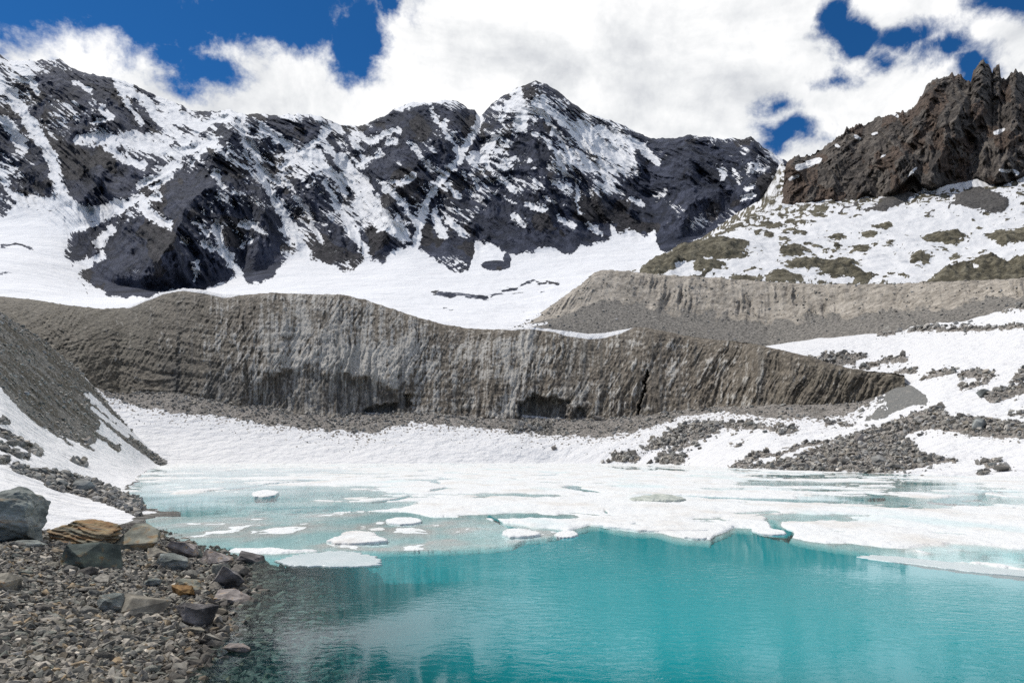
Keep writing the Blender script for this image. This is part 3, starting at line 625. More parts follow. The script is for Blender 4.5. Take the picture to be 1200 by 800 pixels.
scr = np.where((stroke_field(px+1.5*fbm(px/6, py/4, seed=303), py+0*px, [([(100,462),(122,480),(142,497)],3.5),([(108,478),(126,493),(150,511)],4.5),([(114,505),(136,519)],3)], 12) > 0), -2, scr)
strip = stroke_field(qx, qy, [([(-60,480),(0,507),(25,520),(46,533)],7),([(-20,520),(10,527)],7),([(10,528),(32,537)],4),([(-30,535),(5,541)],8),([(18,549),(60,561),(85,566)],9),([(60,563),(100,573),(135,585),(160,596)],19),([(88,540),(100,545)],4),([(-40,492),(8,496)],4)], 20)
peb = np.where((s < .5) & (px > -600), 2.0-(s*8)**2*2, -9)
gr = np.maximum(scr, np.maximum(strip, -9))
run = px*.75+py                                                            # scree lines run down to the right
rough = fbm((py-.85*px)/4, run/55, o=4, gain=.6, seed=304)
r2 = fbm(px/4, py/3, o=4, gain=.65, seed=305)
dz = Y/800*(np.clip(scr/8, 0, 1)*(4.5*rough+2.2*r2+1.0) + np.clip(strip/4, 0, 1)*(3+4*r2)) + .25*fbm(X/7, Y/9, o=4, seed=306)*sstep(.5, 1.5, s)
V = B.copy(); V[..., 2] += dz*sstep(.15, .5, s)
wet_ = V[..., 2] < 0
V[..., 2] = np.where(wet_, V[..., 2]*70-.02, V[..., 2])
snow = np.clip(.5-(gr+1.2*r2)*.4, 0, 1)
snow = np.where(s < .12, np.minimum(snow, sstep(.0, .1, s)), snow)
snow = np.where(V[..., 2] < .03, 0, snow)
alt = np.clip(.45+3.2*rough+1.2*fbm((py-.85*px)/22, run/70, o=3, seed=311), 0, 1)*sstep(-3, 3, scr)
lm = terrain_mat('scree', [(.045,.044,.039), (.115,.110,.099), (.23,.22,.20)], 1.6, .35, alt=[(.040,.036,.026), (.10,.090,.070)], dirt=.14, snow_edge=.12, sbump=(.4, 1.1), speck=(2.2, .07, (.25, .245, .23)))
structure(put('scree_slope', grid_mesh('scree_slope', V, {'snow': snow, 'alt': alt}), lm))
SURF_LEFT = Surface(px, py, V)
LEFT_MASK = dict(px=px, py=py, scr=scr, strip=strip, V=V)

# ------------------------------------------------------------------ pebble shore and lake bed
shore_px = [(222,800),(232,782),(255,755),(272,725),(283,700),(288,680),(292,662),(262,650),(235,641),(208,632),(188,618),(172,610),(160,600)]
shore_w = [((x-600)/F*shoreY(y), shoreY(y)) for x, y in shore_px]
LAND = [(90,-30),(60,2.0),(20,3.2),(6,4.0),(0,4.8),(-2.4,6.2),(-3.5,7.6)]+shore_w+[(-30,47),(-34,56),(-90,60),(-90,-30)]
def beach_z(X, Y):
    sdist = poly_in(X, Y, LAND)+.35*fbm(X/1.6, Y/1.6, o=3, seed=401)*sstep(2, 5, Y) - .5*sstep(4, 8, Y)
    z = np.where(sdist > 0, .16*np.minimum(sdist, 9)*(1-.8*sstep(20, 27, Y)), np.where(sdist > -2.2, .20*sdist, np.maximum(-.44+.34*(sdist+2.2), -4)))
    return z
gx_ = np.arange(-34, 24, .085); gy_ = np.arange(-12, 48, .1)
XX, YY = np.meshgrid(gx_, gy_, indexing='ij')
ZZ = beach_z(XX, YY) + .05*fbm(XX/.7, YY/.7, o=3, seed=402)+.03*fbm(XX/.16, YY/.16, o=3, seed=403)
keep = ZZ > -3.9
m, t = new_mat('shore_gravel')
co = t.coord(); vo = t.node('ShaderNodeTexVoronoi', {'Vector': co, 'Scale': 14.0}); vo2 = t.node('ShaderNodeTexVoronoi', {'Vector': co, 'Scale': 37.0})
cv = t.node('ShaderNodeSeparateColor', {0: vo.outputs['Color']}).outputs[0]
col = t.ramp(cv, [(0, (.014,.012,.011)), (.4, (.034,.030,.027)), (.75, (.075,.066,.057)), (1, (.17,.155,.14))])  # ground colour darkened to suggest deep shadow between the stones
col = t.mixc(t.mapr(t.noise(co, 3, 5), .35, .7, 0, .4), col, (.05, .047, .042))
hh = t.math('ADD', vo.outputs['Distance'], t.math('MULTIPLY', vo2.outputs['Distance'], .5))
finish(t, col, .85, t.bump(hh, -.05))
structure(put('pebble_shore', grid_mesh('pebble_shore', np.stack([XX, YY, ZZ], -1), keep=keep), m))
def shore_hit(px, py):
    """where a surveyed direction meets the shore"""
    ys = np.linspace(4.5, 45, 900); xs = (px-600)/F*ys; zr = CAMH+(HOR-py)/F*ys
    zb = beach_z(xs, ys); i = int(np.argmax(zr <= zb)); return Vector((xs[i], ys[i], zb[i]))

# ------------------------------------------------------------------ lake ice
ICEF = [(-500,600),(150,585),(165,600),(185,620),(215,636),(260,646),(300,649),(350,646),(400,643),(470,641),(560,639),(600,635),(615,629),(640,626),(670,620),(690,615),(702,614),(730,619),(760,622),(800,629),(832,632),(838,627),(860,617),(880,618),(900,622),(940,632),(980,638),(1020,643),(1050,648),(1100,655),(1150,660),(1200,668),(1700,700)]
ipx = np.arange(-100, 1500, 1.25); ipy = np.concatenate([np.arange(540.6, 560, .22), np.arange(560, 620, .35), np.arange(620, 702, .5)])
PX, PY = np.meshgrid(ipx, ipy, indexing='ij')
YI = 2400.0/(PY-HOR); XI = (PX-600)/F*YI
wX = XI+3*fbm(XI/9, YI/14, o=3, seed=501); wY = YI+5*fbm(XI/9, YI/14, o=3, seed=502)
n = 1.7*fbm(wX/11, wY/20, o=5, gain=.55, seed=503)
ns = 1.9*fbm(wX/20, wY/6.0, o=5, gain=.6, seed=531)
n = .55*n+.75*ns
nf = 1.7*fbm(XI/2.2, YI/4.5, o=4, gain=.6, seed=504)
frontY = 2400.0/(lerp(PX, ICEF)+2.5*fbm(PX/22, PX*0, o=4, seed=505)-HOR)
edge = (YI-frontY)/np.maximum(frontY*.05, .6)
# mean cover over the lake, by district (ellipses: cx, cy, rx, ry, amount)
cover = .29+0*PX
PXj = PX+60*fbm(XI/16, YI/26, o=4, gain=.6, seed=521); PYj = PY+16*fbm(XI/14+4, YI/24, o=5, gain=.65, seed=522)
slush = sstep(0, .6, 1-np.hypot((PXj-370)/345, (PYj-625)/27)) 
for cx, cy, rx, ry, a in [(250,558,200,12,-.75),(300,588,190,20,-.85),(240,605,90,12,-.7),(420,575,90,8,-.4),(330,552,90,5,-.5),(430,597,130,7,-.55),(640,604,60,4,-.5),(690,598,50,4,-.4),(560,607,70,4,-.45),(970,565,200,14,-.42),(1100,585,170,18,-.45),(700,575,160,8,-.2),(1120,610,90,10,-.3),(820,590,60,4,-.5),(950,607,70,6,-.75),(870,602,60,4,-.5),
   (1000,585,70,4,-.7),(900,565,40,3,-.4),(1180,590,60,6,-.5),(1180,655,90,8,-.6),(1080,572,70,4,-.45),(760,549,60,2.5,-.6),(830,550,60,2,-.7),(1180,563,120,3,-.5),(1000,557,140,2.5,-.5),(620,618,60,3,-.6),(700,612,40,5,-.35),(160,585,40,20,-.5)]:
    cover = cover+a*np.clip(1.1-np.hypot((PXj-cx)/rx, (PYj-cy)/ry), 0, 1)**.6
crk = np.maximum(ridged(wX/17, wY/34, o=2, gain=.4, seed=511), .98*ridged(wX/7, wY/16, o=2, gain=.4, seed=512)*sstep(-.1, .2, fbm(XI/40, YI/60, o=2, seed=513)))
cover = cover + .28*np.clip(1-np.hypot((PX-640)/330, (PY-565)/35), 0, 1)
tt = cover*.9+.85*n+.36*nf - 1.9*sstep(.88, .98, crk)*sstep(.95, .4, cover)
tt = np.minimum(tt, edge*.55+.1*nf)
tt = np.where(slush > .02, np.minimum(tt, .6)*(1-slush)+slush*np.minimum(.035+.20*n+.16*nf-.02, edge*.5), tt)
zI = np.where(tt > 0, .04*np.tanh(tt/.05)+.06*np.clip(tt, 0, 1)+.06*nf*np.clip(tt*3, 0, 1), .03*np.tanh(tt/.10)+.20*tt)
zI = zI - .9*np.clip(-tt-.45, 0, 3)
zI = np.where((slush > .15) & (tt > -.35), np.minimum(zI*.3, -.012)-.075*np.clip(.28+1.1*n-.8*nf, -.55, 1.4), zI)
zI = zI + np.where(tt > .05, .06*np.clip(pn(XI/1.1, YI/2.0, seed=507), 0, 1)*np.clip(cover, 0, 1), 0)
keep = (zI > -.75) & (PY > lerp(PX, SHORE)-2.0) & (poly_in(XI, YI, LAND) < .4)
m, t = new_mat('lake_ice')
co = t.coord(); a = t.noise(t.scaled(co, (1, .55, 1)), .25, 7, .62); b = t.noise(co, 1.6, 6, .6); d = t.noise(t.scaled(co, (1, .4, 1)), .12, 5, .6)
col = t.mixc(t.mapr(a, .46, .70, 0, .7), (.70, .71, .705), (.58, .54, .49))
col = t.mixc(t.mapr(d, .52, .68, 0, .6), col, (.52, .66, .67))
hz = t.node('ShaderNodeSeparateXYZ', {0: co}).outputs[2]
col = t.mixc(t.mapr(hz, -.06, .02, .95, 0), col, (.56, .80, .82))
finish(t, col, .6, t.bump(t.math('ADD', a, t.math('MULTIPLY', b, .5)), .30), .3)
ice_o = put('floating_ice', grid_mesh('floating_ice', np.stack([XI, YI, zI], -1), keep=keep), m)
label(ice_o, 'broken white ice sheet and slush floating over the far half of the lake', 'lake ice', kind='stuff')
ICE_MAT = m

# ------------------------------------------------------------------ lake water
wpx = np.concatenate([np.arange(-700, 100, 8), np.arange(100, 760, 1.6), np.arange(760, 1900, 4)])
wpy = np.concatenate([np.arange(538, 545, .5), np.arange(545, 700, .55), np.arange(700, 860, 2), np.arange(860, 1500, 12)])
PXw, PYw = np.meshgrid(wpx, wpy, indexing='ij')
Yw = 2400.0/(PYw-HOR); Xw = (PXw-600)/F*Yw
depth = np.clip(-beach_z(Xw, Yw), 0, 4)
# depth of water over ice, read off the ice grid
fi = np.clip((PXw-ipx[0])/1.25, 0, len(ipx)-1.001); fj = np.interp(PYw, ipy, np.arange(len(ipy))); fj = np.clip(fj, 0, len(ipy)-1.001)
i0, j0 = fi.astype(int), fj.astype(int); u, v = fi-i0, fj-j0
zi = (zI[i0,j0]*(1-u)+zI[i0+1,j0]*u)*(1-v)+(zI[i0,j0+1]*(1-u)+zI[i0+1,j0+1]*u)*v
depth = np.where((PYw < 701) & (zi > -.75), np.minimum(depth, np.maximum(-zi, 0)), depth)
m, t = new_mat('glacial_water')
co = t.coord(); d = t.attr('depth')
body = t.node('ShaderNodeBsdfDiffuse', {'Color': t.mixc(t.noise(co, .05, 4, .5), (.003, .245, .280, 1), (.006, .325, .355, 1))})
sp_ = [t.math('EXPONENT', t.math('MULTIPLY', d, -k)) for k in (1.7, .5, .45)]
tr = t.node('ShaderNodeBsdfTransparent', {'Color': t.node('ShaderNodeCombineColor', {0: sp_[0], 1: sp_[1], 2: sp_[2]}).outputs[0]})
opac = t.math('SUBTRACT', 1.0, t.math('EXPONENT', t.math('MULTIPLY', t.math('POWER', d, 2.0), -.62)))
inner = t.node('ShaderNodeMixShader', {0: opac, 1: tr.outputs[0], 2: body.outputs[0]})
patch = t.mapr(t.noise(t.scaled(co, (1, .6, 1)), .11, 4, .5), .40, .62, .06, 1.0)
r1 = t.noise(t.scaled(co, (1.0, 1.7, 1)), 3.4, 4, .55, .6); r2_ = t.noise(t.scaled(co, (1.0, 1.5, 1)), .8, 3, .5)
hgt = t.math('MULTIPLY', t.math('ADD', r1, t.math('MULTIPLY', r2_, .8)), patch)
nb = t.bump(hgt, .012)
gl = t.node('ShaderNodeBsdfGlossy', {'Color': (1, 1, 1, 1), 'Roughness': .03, 'Normal': nb})
fr = t.node('ShaderNodeFresnel', {'IOR': 1.333, 'Normal': nb})
sh = t.node('ShaderNodeMixShader', {0: fr.outputs[0], 1: inner.outputs[0], 2: gl.outputs[0]})
t.l.new(sh.outputs[0], t.node('ShaderNodeOutputMaterial').inputs[0])
structure(put('lake_water', grid_mesh('lake_water', np.stack([Xw, Yw, 0*Xw], -1), {'depth': depth}), m))

# ------------------------------------------------------------------ rocks
def rock_bm(seed, n=16, box=.6, flat=1.0):
    r = np.random.default_rng(seed); bm = bmesh.new()
    p = r.normal(size=(n, 3)); p /= np.linalg.norm(p, axis=1, keepdims=True)
    p = p/np.max(np.abs(p), axis=1, keepdims=True)**box*(.82+.18*r.random((n, 1)))
    p[:, 2] *= flat
    for q in p: bm.verts.new(q)
    res = bmesh.ops.convex_hull(bm, input=bm.verts)
    bmesh.ops.delete(bm, geom=[g for g in set(res['geom_interior']+res['geom_unused']) if isinstance(g, bmesh.types.BMVert)], context='VERTS')
    return bm
def norm_unit(bm):
    lo = [min(v.co[k] for v in bm.verts) for k in range(3)]; hi = [max(v.co[k] for v in bm.verts) for k in range(3)]
    for v in bm.verts:
        for k in range(3): v.co[k] = (v.co[k]-(lo[k]+hi[k])/2)/max(hi[k]-lo[k], 1e-6)
def tri_arrays(bm):
    bmesh.ops.triangulate(bm, faces=bm.faces); bm.verts.index_update()
    return np.array([v.co[:] for v in bm.verts]), np.array([[v.index for v in f.verts] for f in bm.faces])
LOW = []
for k in range(14):
    bm = rock_bm(100+k, 13, .5); norm_unit(bm); LOW.append(tri_arrays(bm)); bm.free()
def detail_rock(seed, n=20, cuts=3, amp=.035, strata=0.0, box=.7, bevel=.05):
    """an angular block: hull, worn edges, fine broken surface; unit size"""
    bm = rock_bm(seed, n, box); norm_unit(bm)
    bmesh.ops.dissolve_limit(bm, angle_limit=math.radians(14), verts=bm.verts, edges=bm.edges)
    bmesh.ops.bevel(bm, geom=list(bm.edges), offset=bevel, segments=2, affect='EDGES', profile=.6, clamp_overlap=True)
    bmesh.ops.triangulate(bm, faces=bm.faces)
    for _ in range(cuts):
        lim = .55/(2**_)
        es = [e for e in bm.edges if e.calc_length() > lim*.28]
        if es: bmesh.ops.subdivide_edges(bm, edges=es, cuts=1, use_grid_fill=False)
        bmesh.ops.triangulate(bm, faces=bm.faces)
    bm.normal_update()
    o = Vector((seed*1.7, seed*.9, seed*.3)); mv = []
    for v in bm.verts:
        p = v.co*2.2+o
        d = amp*(mnoise.fractal(p, .8, 2.1, 5)+.35*mnoise.noise(p*6)+.5*(abs(mnoise.noise(p*2.7))-.25))
        if strata:
            lz = (v.co.z+.25*v.co.x+.06*mnoise.noise(p))*strata
            d += amp*1.1*(abs((lz % 1)-.5)-.25)*(1+mnoise.noise(p*1.5))
        mv.append(v.normal*d)
    for v, d in zip(bm.verts, mv): v.co += d
    norm_unit(bm)
    me = bpy.data.meshes.new('stone'); bm.to_mesh(me); bm.free()
    for p in me.polygons: p.use_smooth = True
    try: me.set_sharp_from_angle(angle=math.radians(22))
    except Exception: pass
    return me

def stone_mat(name, mode, cols, scale=3.0, rust=.0, bumpd=.03, wetness=True, streak=(1, 1, 1)):
    m, t = new_mat(name)
    co = t.coord()
    if mode == 'object':
        r = t.node('ShaderNodeObjectInfo').outputs['Random']
    elif mode == 'attr': r = t.attr('tint')
    else: r = None
    if r is not None:
        base = t.ramp(r, [(i/(len(cols)-1), c) for i, c in enumerate(cols)])
        off = t.node('ShaderNodeCombineXYZ', {0: t.math('MULTIPLY', r, 37.0), 1: t.math('MULTIPLY', r, 91.0), 2: 0.0}).outputs[0]
        co2 = t.vmath('ADD', co, off)
    else:
        co2 = co; n0 = t.noise(t.scaled(co, streak), scale*.6, 5, .6); base = t.ramp(n0, [(.3+.4*i/(len(cols)-1), c) for i, c in enumerate(cols)])
    n1 = t.noise(co2, scale, 8, .65); n2 = t.noise(co2, scale*6, 5, .65)
    col = t.mixc(1.0, base, t.ramp(n1, [(.3, .42), (.5, .95), (.72, 1.6)]), 'MULTIPLY')
    col = t.mixc(t.mapr(n2, .55, .75, 0, .35), col, (.30, .29, .27))
    if rust:
        nr = t.noise(t.scaled(co2, streak), scale*1.1, 6, .6, .5)
        rc = t.ramp(t.noise(co2, scale*2.2, 4), [(.35, (.23, .10, .03)), (.65, (.30, .20, .08))])
        col = t.mixc(t.mapr(nr, .60-.22*rust, .72-.12*rust, 0, .85), col, rc)
    if wetness:                                       # stones stay wet and darker near the waterline
        wz = t.node('ShaderNodeSeparateXYZ', {0: t.node('ShaderNodeNewGeometry').outputs['Position']}).outputs[2]
        w = t.mapr(wz, .02, .10, 1, 0)
        col = t.mixc(t.math('MULTIPLY', w, .5), col, (.050, .040, .032))
    finish(t, col, .82, t.bump(t.math('ADD', n1, t.math('MULTIPLY', n2, .4)), bumpd), .3)
    return m
PALE = [(0.048,0.048,0.042), (0.201,0.192,0.166), (0.095,0.086,0.072), (0.297,0.272,0.230), (0.133,0.145,0.121), (0.403,0.365,0.308), (0.159,0.138,0.109), (0.064,0.064,0.059), (0.254,0.235,0.198), (0.488,0.435,0.359), (0.106,0.108,0.096), (0.307,0.225,0.133), (0.180,0.182,0.158), (0.080,0.070,0.061), (0.350,0.315,0.262)]
MAT_STONE = stone_mat('shore_stone', 'object', PALE, 5.0, bumpd=.02)
MAT_GRAVEL = stone_mat('small_gravel', 'attr', PALE, 9.0, bumpd=.01)
MAT_RUBBLE = stone_mat('rubble_stone', 'attr', [(.10,.095,.088), (.25,.235,.21), (.36,.34,.30), (.15,.157,.15), (.46,.43,.385), (.29,.255,.205), (.20,.20,.193), (.40,.385,.36)], 1.2, bumpd=.06, wetness=False)
MAT_FARROCK = stone_mat('weathered_rock', 'object', [(0.136,0.128,0.115), (0.208,0.195,0.173), (0.288,0.269,0.237), (0.176,0.176,0.168)], 1.2, bumpd=.06, wetness=False)

def rand_rots(n, tilt=.6):
    a = rng.uniform(0, 2*np.pi, n); b = rng.normal(0, tilt, n); c = rng.normal(0, tilt, n)
    ca, sa, cb, sb, cc, sc_ = np.cos(a), np.sin(a), np.cos(b), np.sin(b), np.cos(c), np.sin(c)
    Rz = np.zeros((n,3,3)); Rz[:,0,0]=ca; Rz[:,0,1]=-sa; Rz[:,1,0]=sa; Rz[:,1,1]=ca; Rz[:,2,2]=1
    Rx = np.zeros((n,3,3)); Rx[:,0,0]=1; Rx[:,1,1]=cb; Rx[:,1,2]=-sb; Rx[:,2,1]=sb; Rx[:,2,2]=cb
    Ry = np.zeros((n,3,3)); Ry[:,1,1]=1; Ry[:,0,0]=cc; Ry[:,0,2]=sc_; Ry[:,2,0]=-sc_; Ry[:,2,2]=cc
    return Rx@Ry@Rz
def scatter(name, pos, size, mat, flat=(.45, .75), tilt=.45, sink=.15):
    """many small stones as one mass"""
    n = len(pos); size = np.broadcast_to(size, (n,)); R_ = rand_rots(n, tilt)
    sc = np.stack([size*rng.uniform(.8, 1.25, n), size*rng.uniform(.55, 1.0, n), size*rng.uniform(*flat, n)], -1)
    which = rng.integers(0, len(LOW), n); VV, FF, TT = [], [], []; base = 0
    tint = rng.random(n)
    for k, (tv, tf) in enumerate(LOW):
        idx = np.nonzero(which == k)[0]
        if not len(idx): continue
        v = np.einsum('nij,nvj->nvi', R_[idx], tv[None]*sc[idx][:, None, :])+pos[idx][:, None, :]
        v[..., 2] += (sc[idx][:, 2]*(.5-sink))[:, None]
        VV.append(v.reshape(-1, 3)); FF.append((tf[None]+(np.arange(len(idx))*len(tv))[:, None, None]).reshape(-1, 3)+base); base += len(idx)*len(tv)
        TT.append(np.repeat(tint[idx], len(tv)))
    me = mesh_from(name, np.concatenate(VV), np.concatenate(FF), False, {'tint': np.concatenate(TT)})
    return put(name, me, mat)

# --- small gravel of the shore, above and just under the waterline
def shore_points(n, x0, x1, y0, y1, smin=-2.2):
    """points thinning with distance, on the shore and shallow bed"""
    r = rng.random(n); Yp = 1/(1/y0+(1/y1-1/y0)*r); Xp = (rng.uniform(x0, x1, n)-600)/F*Yp
    z = beach_z(Xp, Yp); k = (z > smin*.20)
    return np.stack([Xp[k], Yp[k], z[k]], -1)
g1 = shore_points(60000, -150, 420, 6.5, 28, -3.0)
size = .036+.12*rng.random(len(g1))**5+.0022*g1[:, 1]
size = size*np.where(g1[:, 2] < -.05, 1.5, 1)
label(scatter('gravel', g1, size, MAT_GRAVEL, tilt=.5), 'small grey and brown gravel covering the near shore down into the water', 'gravel', kind='stuff')

# --- labelled boulders of the shore
def boulder(name, text, cat, px, py, w, d, h, seed, mat, rot=0.0, tilt=(0, 0), sink=.12, strata=0, at=None, n=20, amp=.035, box=.7, bevel=.014, cuts=3):
    me = detail_rock(seed, n, cuts, amp, strata, box, bevel)
    o = put(name, me, mat)
    b = shore_hit(px, py) if at is None else at
    o.location = (b.x, b.y+d*.35, b.z+h*(.5-sink)); o.scale = (w, d, h); o.rotation_euler = (tilt[0], tilt[1], rot)
    label(o, text, cat)
    return o
m_green = stone_mat('grey_green_rock', 'plain', [(.095,.112,.103), (.24,.26,.24), (.42,.43,.40)], 2.4, .25, .10, streak=(.6, .6, 2.4))
m_rust = stone_mat('rusty_rock', 'plain', [(0.102,0.099,0.080), (0.217,0.203,0.145), (0.304,0.290,0.239)], 2.2, 1.0, .06, streak=(.5, .8, 3.2))
m_dkgreen = stone_mat('dark_green_rock', 'plain', [(0.044,0.060,0.054), (0.088,0.106,0.091), (0.150,0.169,0.125)], 2.0, .35, .04)
m_olive = stone_mat('olive_rock', 'plain', [(0.125,0.131,0.106), (0.213,0.213,0.169), (0.300,0.288,0.231)], 2.2, .6, .03)
m_pink = stone_mat('pinkish_rock', 'plain', [(0.150,0.125,0.115), (0.263,0.231,0.213), (0.375,0.338,0.312)], 3.0, .25, .03)
m_dark = stone_mat('dark_wet_rock', 'plain', [(0.044,0.040,0.040), (0.106,0.098,0.095), (0.250,0.231,0.225)], 2.6, 0, .04)
m_tan = stone_mat('tan_rock', 'plain', [(.14,.125,.10), (.22,.20,.16), (.28,.255,.21)], 2.0, .3, .02)
m_orange = stone_mat('orange_rock', 'plain', [(.12,.06,.02), (.22,.12,.04), (.28,.17,.07)], 4.0, .5, .02)
boulder('boulder', 'largest grey green boulder at the left edge, in front of the snow tongue', 'boulder', -14, 634, 1.9, 1.7, 1.45, 11, m_green, .35, (.1, .12), .08, 3, n=22, box=.72, cuts=5, amp=.05)
boulder('boulder', 'rust streaked layered slab lying between the big boulder and the snow', 'boulder', 90, 640, 2.15, 1.1, .70, 4, m_rust, -.1, (.12, .10), .05, 7, n=22, amp=.065, cuts=5)
boulder('boulder', 'dark green squared block in front of the rust streaked slab', 'boulder', 103, 667, 1.25, .75, .62, 23, m_dkgreen, .75, (.05, .10), .08, 0, n=15, box=.75, cuts=3, amp=.02)
boulder('boulder', 'olive and ochre flat faced slab at the tip of the snow', 'boulder', 162, 647, 1.45, 1.0, .80, 31, m_olive, -.25, (.35, .14), .15, 0, n=16, box=.9, amp=.02)
boulder('boulder', 'pinkish grey blocky rock right of the olive slab', 'boulder', 210, 654, .85, .7, .52, 37, m_pink, .3, (.1, .25), .1, 0, n=16)
boulder('stone', 'grey green wedge of rock below the pinkish block', 'stone', 198, 667, .75, .6, .36, 41, m_green, .2, (.1, .15), .1)
boulder('boulder', 'pale tan slab with a smooth sloping face amid the pebbles', 'boulder', 156, 722, .74, .8, .46, 43, m_tan, -.2, (.5, .22), .25, 0, n=13, box=.8, amp=.012)
boulder('stone', 'grey wedge leaning against the pale tan slab', 'stone', 126, 718, .50, .45, .34, 47, m_green, .5, (.1, .2), .1)
boulder('boulder', 'split dark boulder with a pale upper face near the water', 'boulder', 221, 735, .66, .55, .52, 53, m_dark, -.5, (.15, .35), .12, 0, n=15, box=.85, cuts=4)
boulder('boulder', 'flat pinkish slab jutting out at the water edge', 'boulder', 269, 710, .72, .6, .30, 59, m_pink, .15, (.1, -.05), .15, 2, n=13, box=.95, amp=.02)
boulder('boulder', 'low pointed dark rock reaching furthest into the lake', 'boulder', 290, 664, 1.05, .7, .46, 61, m_dark, .1, (.1, .22), .25, 0, n=12, box=.4)
boulder('boulder', 'dark tilted slab resting on the rocks by the water', 'boulder', 259, 690, 1.0, .6, .60, 67, m_dark, -.3, (.3, -.45), .18, 2, n=14, box=.8)
boulder('stone', 'small flat grey stone beneath the largest boulder', 'stone', 28, 643, .78, .5, .22, 71, m_green, .1, (0, .05), .1)
boulder('stone', 'ochre stone cut by the left edge amid the pebbles', 'stone', -4, 694, .48, .5, .36, 73, m_tan, .3, (.2, .1), .15)
boulder('stone', 'bright rust orange stone amid grey pebbles', 'stone', 209, 700, .44, .4, .24, 79, m_orange, .1, (.2, .2), .1)
boulder('stone', 'lone pale rock lying low in the shallow water', 'stone', 275, 764, .40, .3, .14, 83, m_pink, .2, (0, .1), .1, at=Vector(((275-600)/F*10.4, 10.4, -.04)))
boulder('stone', 'smooth blue green stone half way up the pebbles', 'stone', 176, 688, .34, .3, .20, 89, m_green, .2, (0, 0), .1, n=30, bevel=.1)
boulder('stone', 'olive flat stone beside the dark tilted slab', 'stone', 218, 692, .62, .45, .25, 97, m_olive, -.1, (.05, .15), .1)
boulder('boulder', 'cracked pinkish grey block behind the dark tilted slab', 'boulder', 250, 664, .85, .7, .46, 103, m_pink, .4, (.2, .1), .15, 0, n=15)
boulder('stone', 'tan pointed stone at the foot of the olive slab', 'stone', 182, 655, .62, .5, .30, 107, m_tan, .6, (.1, .1), .1)

# --- larger stones of the shore, one object each
TEMPL = [detail_rock(200+k, 18, 2, .03, 0, .55+.3*(k % 3)/2, .06) for k in range(14)]
for me in TEMPL: me.materials.append(MAT_STONE)
cand = []
for _ in range(1500):
    x = random.uniform(-20, 292); y = 640+165*random.random()
    lim = lerp(np.array([y]), [(640,200),(650,255),(662,290),(690,288),(725,272),(755,255),(800,224)])[0]
    if x > lim: continue
    hit = shore_hit(x, y)
    near = sstep(0, 90, lim-x)
    wpx_ = (6.5+15*random.random()**3)*(1.25-.4*near)*(1+.25*(y-640)/160)
    if any(abs(hit.x-c[0].x) < (wpx_+c[1])*.30*hit.y/F and abs(hit.y-c[0].y) < (wpx_+c[1])*.40*hit.y/F for c in cand): continue
    cand.append((hit, wpx_))
    if len(cand) >= 215: break
for k, (hit, w) in enumerate(cand):
    o = put('stone', TEMPL[k % len(TEMPL)])
    wm = w*hit.y/F
    o.scale = (wm*random.uniform(.9, 1.2), wm*random.uniform(.6, .95), wm*random.uniform(.38, .72))
    o.location = (hit.x, hit.y, hit.z+o.scale.z*.33)
    o.rotation_euler = (random.gauss(0, .3), random.gauss(0, .3), random.uniform(0, 6.28))
    label(o, 'fist to head sized angular stone lying in the gravel of the near shore', 'stone', 'loose stones on the near pebble shore')

# --- rock piles on the far bank: masses, and their largest rocks one by one
def pick(mask, n, V, pxg, lo=-60, hi=1260):
    idx = np.nonzero(mask.ravel() & (pxg.ravel() > lo) & (pxg.ravel() < hi))[0]
    return V.reshape(-1, 3)[rng.choice(idx, min(n, len(idx)), replace=len(idx) < n)]
bmk = BANK_MASK; s_ok = bmk['V'][..., 2] > .02
p = np.concatenate([pick((bmk['pf'] > .8) & s_ok, 9000, bmk['V'], bmk['px']), pick((bmk['pf'] > -5) & (bmk['pf'] < .8) & s_ok, 900, bmk['V'], bmk['px'])])
sz = p[:, 1]/800*(1.3+6.5*rng.random(len(p))**5)
label(scatter('rubble', p, sz, MAT_RUBBLE, tilt=.5), 'piles of angular brown grey rubble on the snow of the far right bank', 'rubble', kind='stuff')
p = pick((bmk['deb'] > -1) & s_ok, 8000, bmk['V'], bmk['px'])
sz = p[:, 1]/800*(1.0+3.8*rng.random(len(p))**6)
label(scatter('debris', p, sz, MAT_RUBBLE, tilt=.5), 'band of stony debris at the foot of the dirty ice cliff', 'debris', kind='stuff')
dm = (bmk['py'] < lerp(bmk['px'], DEB)+22) & (bmk['deb'] < 0) & (bmk['px'] < 1040) & (bmk['py'] > 445)
p = pick(dm & s_ok, 900, bmk['V'], bmk['px']); sz = p[:, 1]/800*(.7+1.5*rng.random(len(p))**3)
label(scatter('debris', p, sz, MAT_RUBBLE), 'scattered small stones on the snow below the debris band', 'debris', kind='stuff')
lmk = LEFT_MASK
p = pick(lmk['strip'] > -.3, 3000, lmk['V'], lmk['px']); sz = p[:, 1]/800*(1.5+9.0*rng.random(len(p))**4)
label(scatter('rubble', p, sz, MAT_RUBBLE, tilt=.5), 'strips of rubble poking through the snow of the left bank', 'rubble', kind='stuff')
p = pick(lmk['scr'] > 0, 6000, lmk['V'], lmk['px']); sz = p[:, 1]/800*(.9+4.2*rng.random(len(p))**7)
label(scatter('scree', p, sz, MAT_RUBBLE, tilt=.4), 'loose stones strewn over the steep dark scree slope', 'scree', kind='stuff')

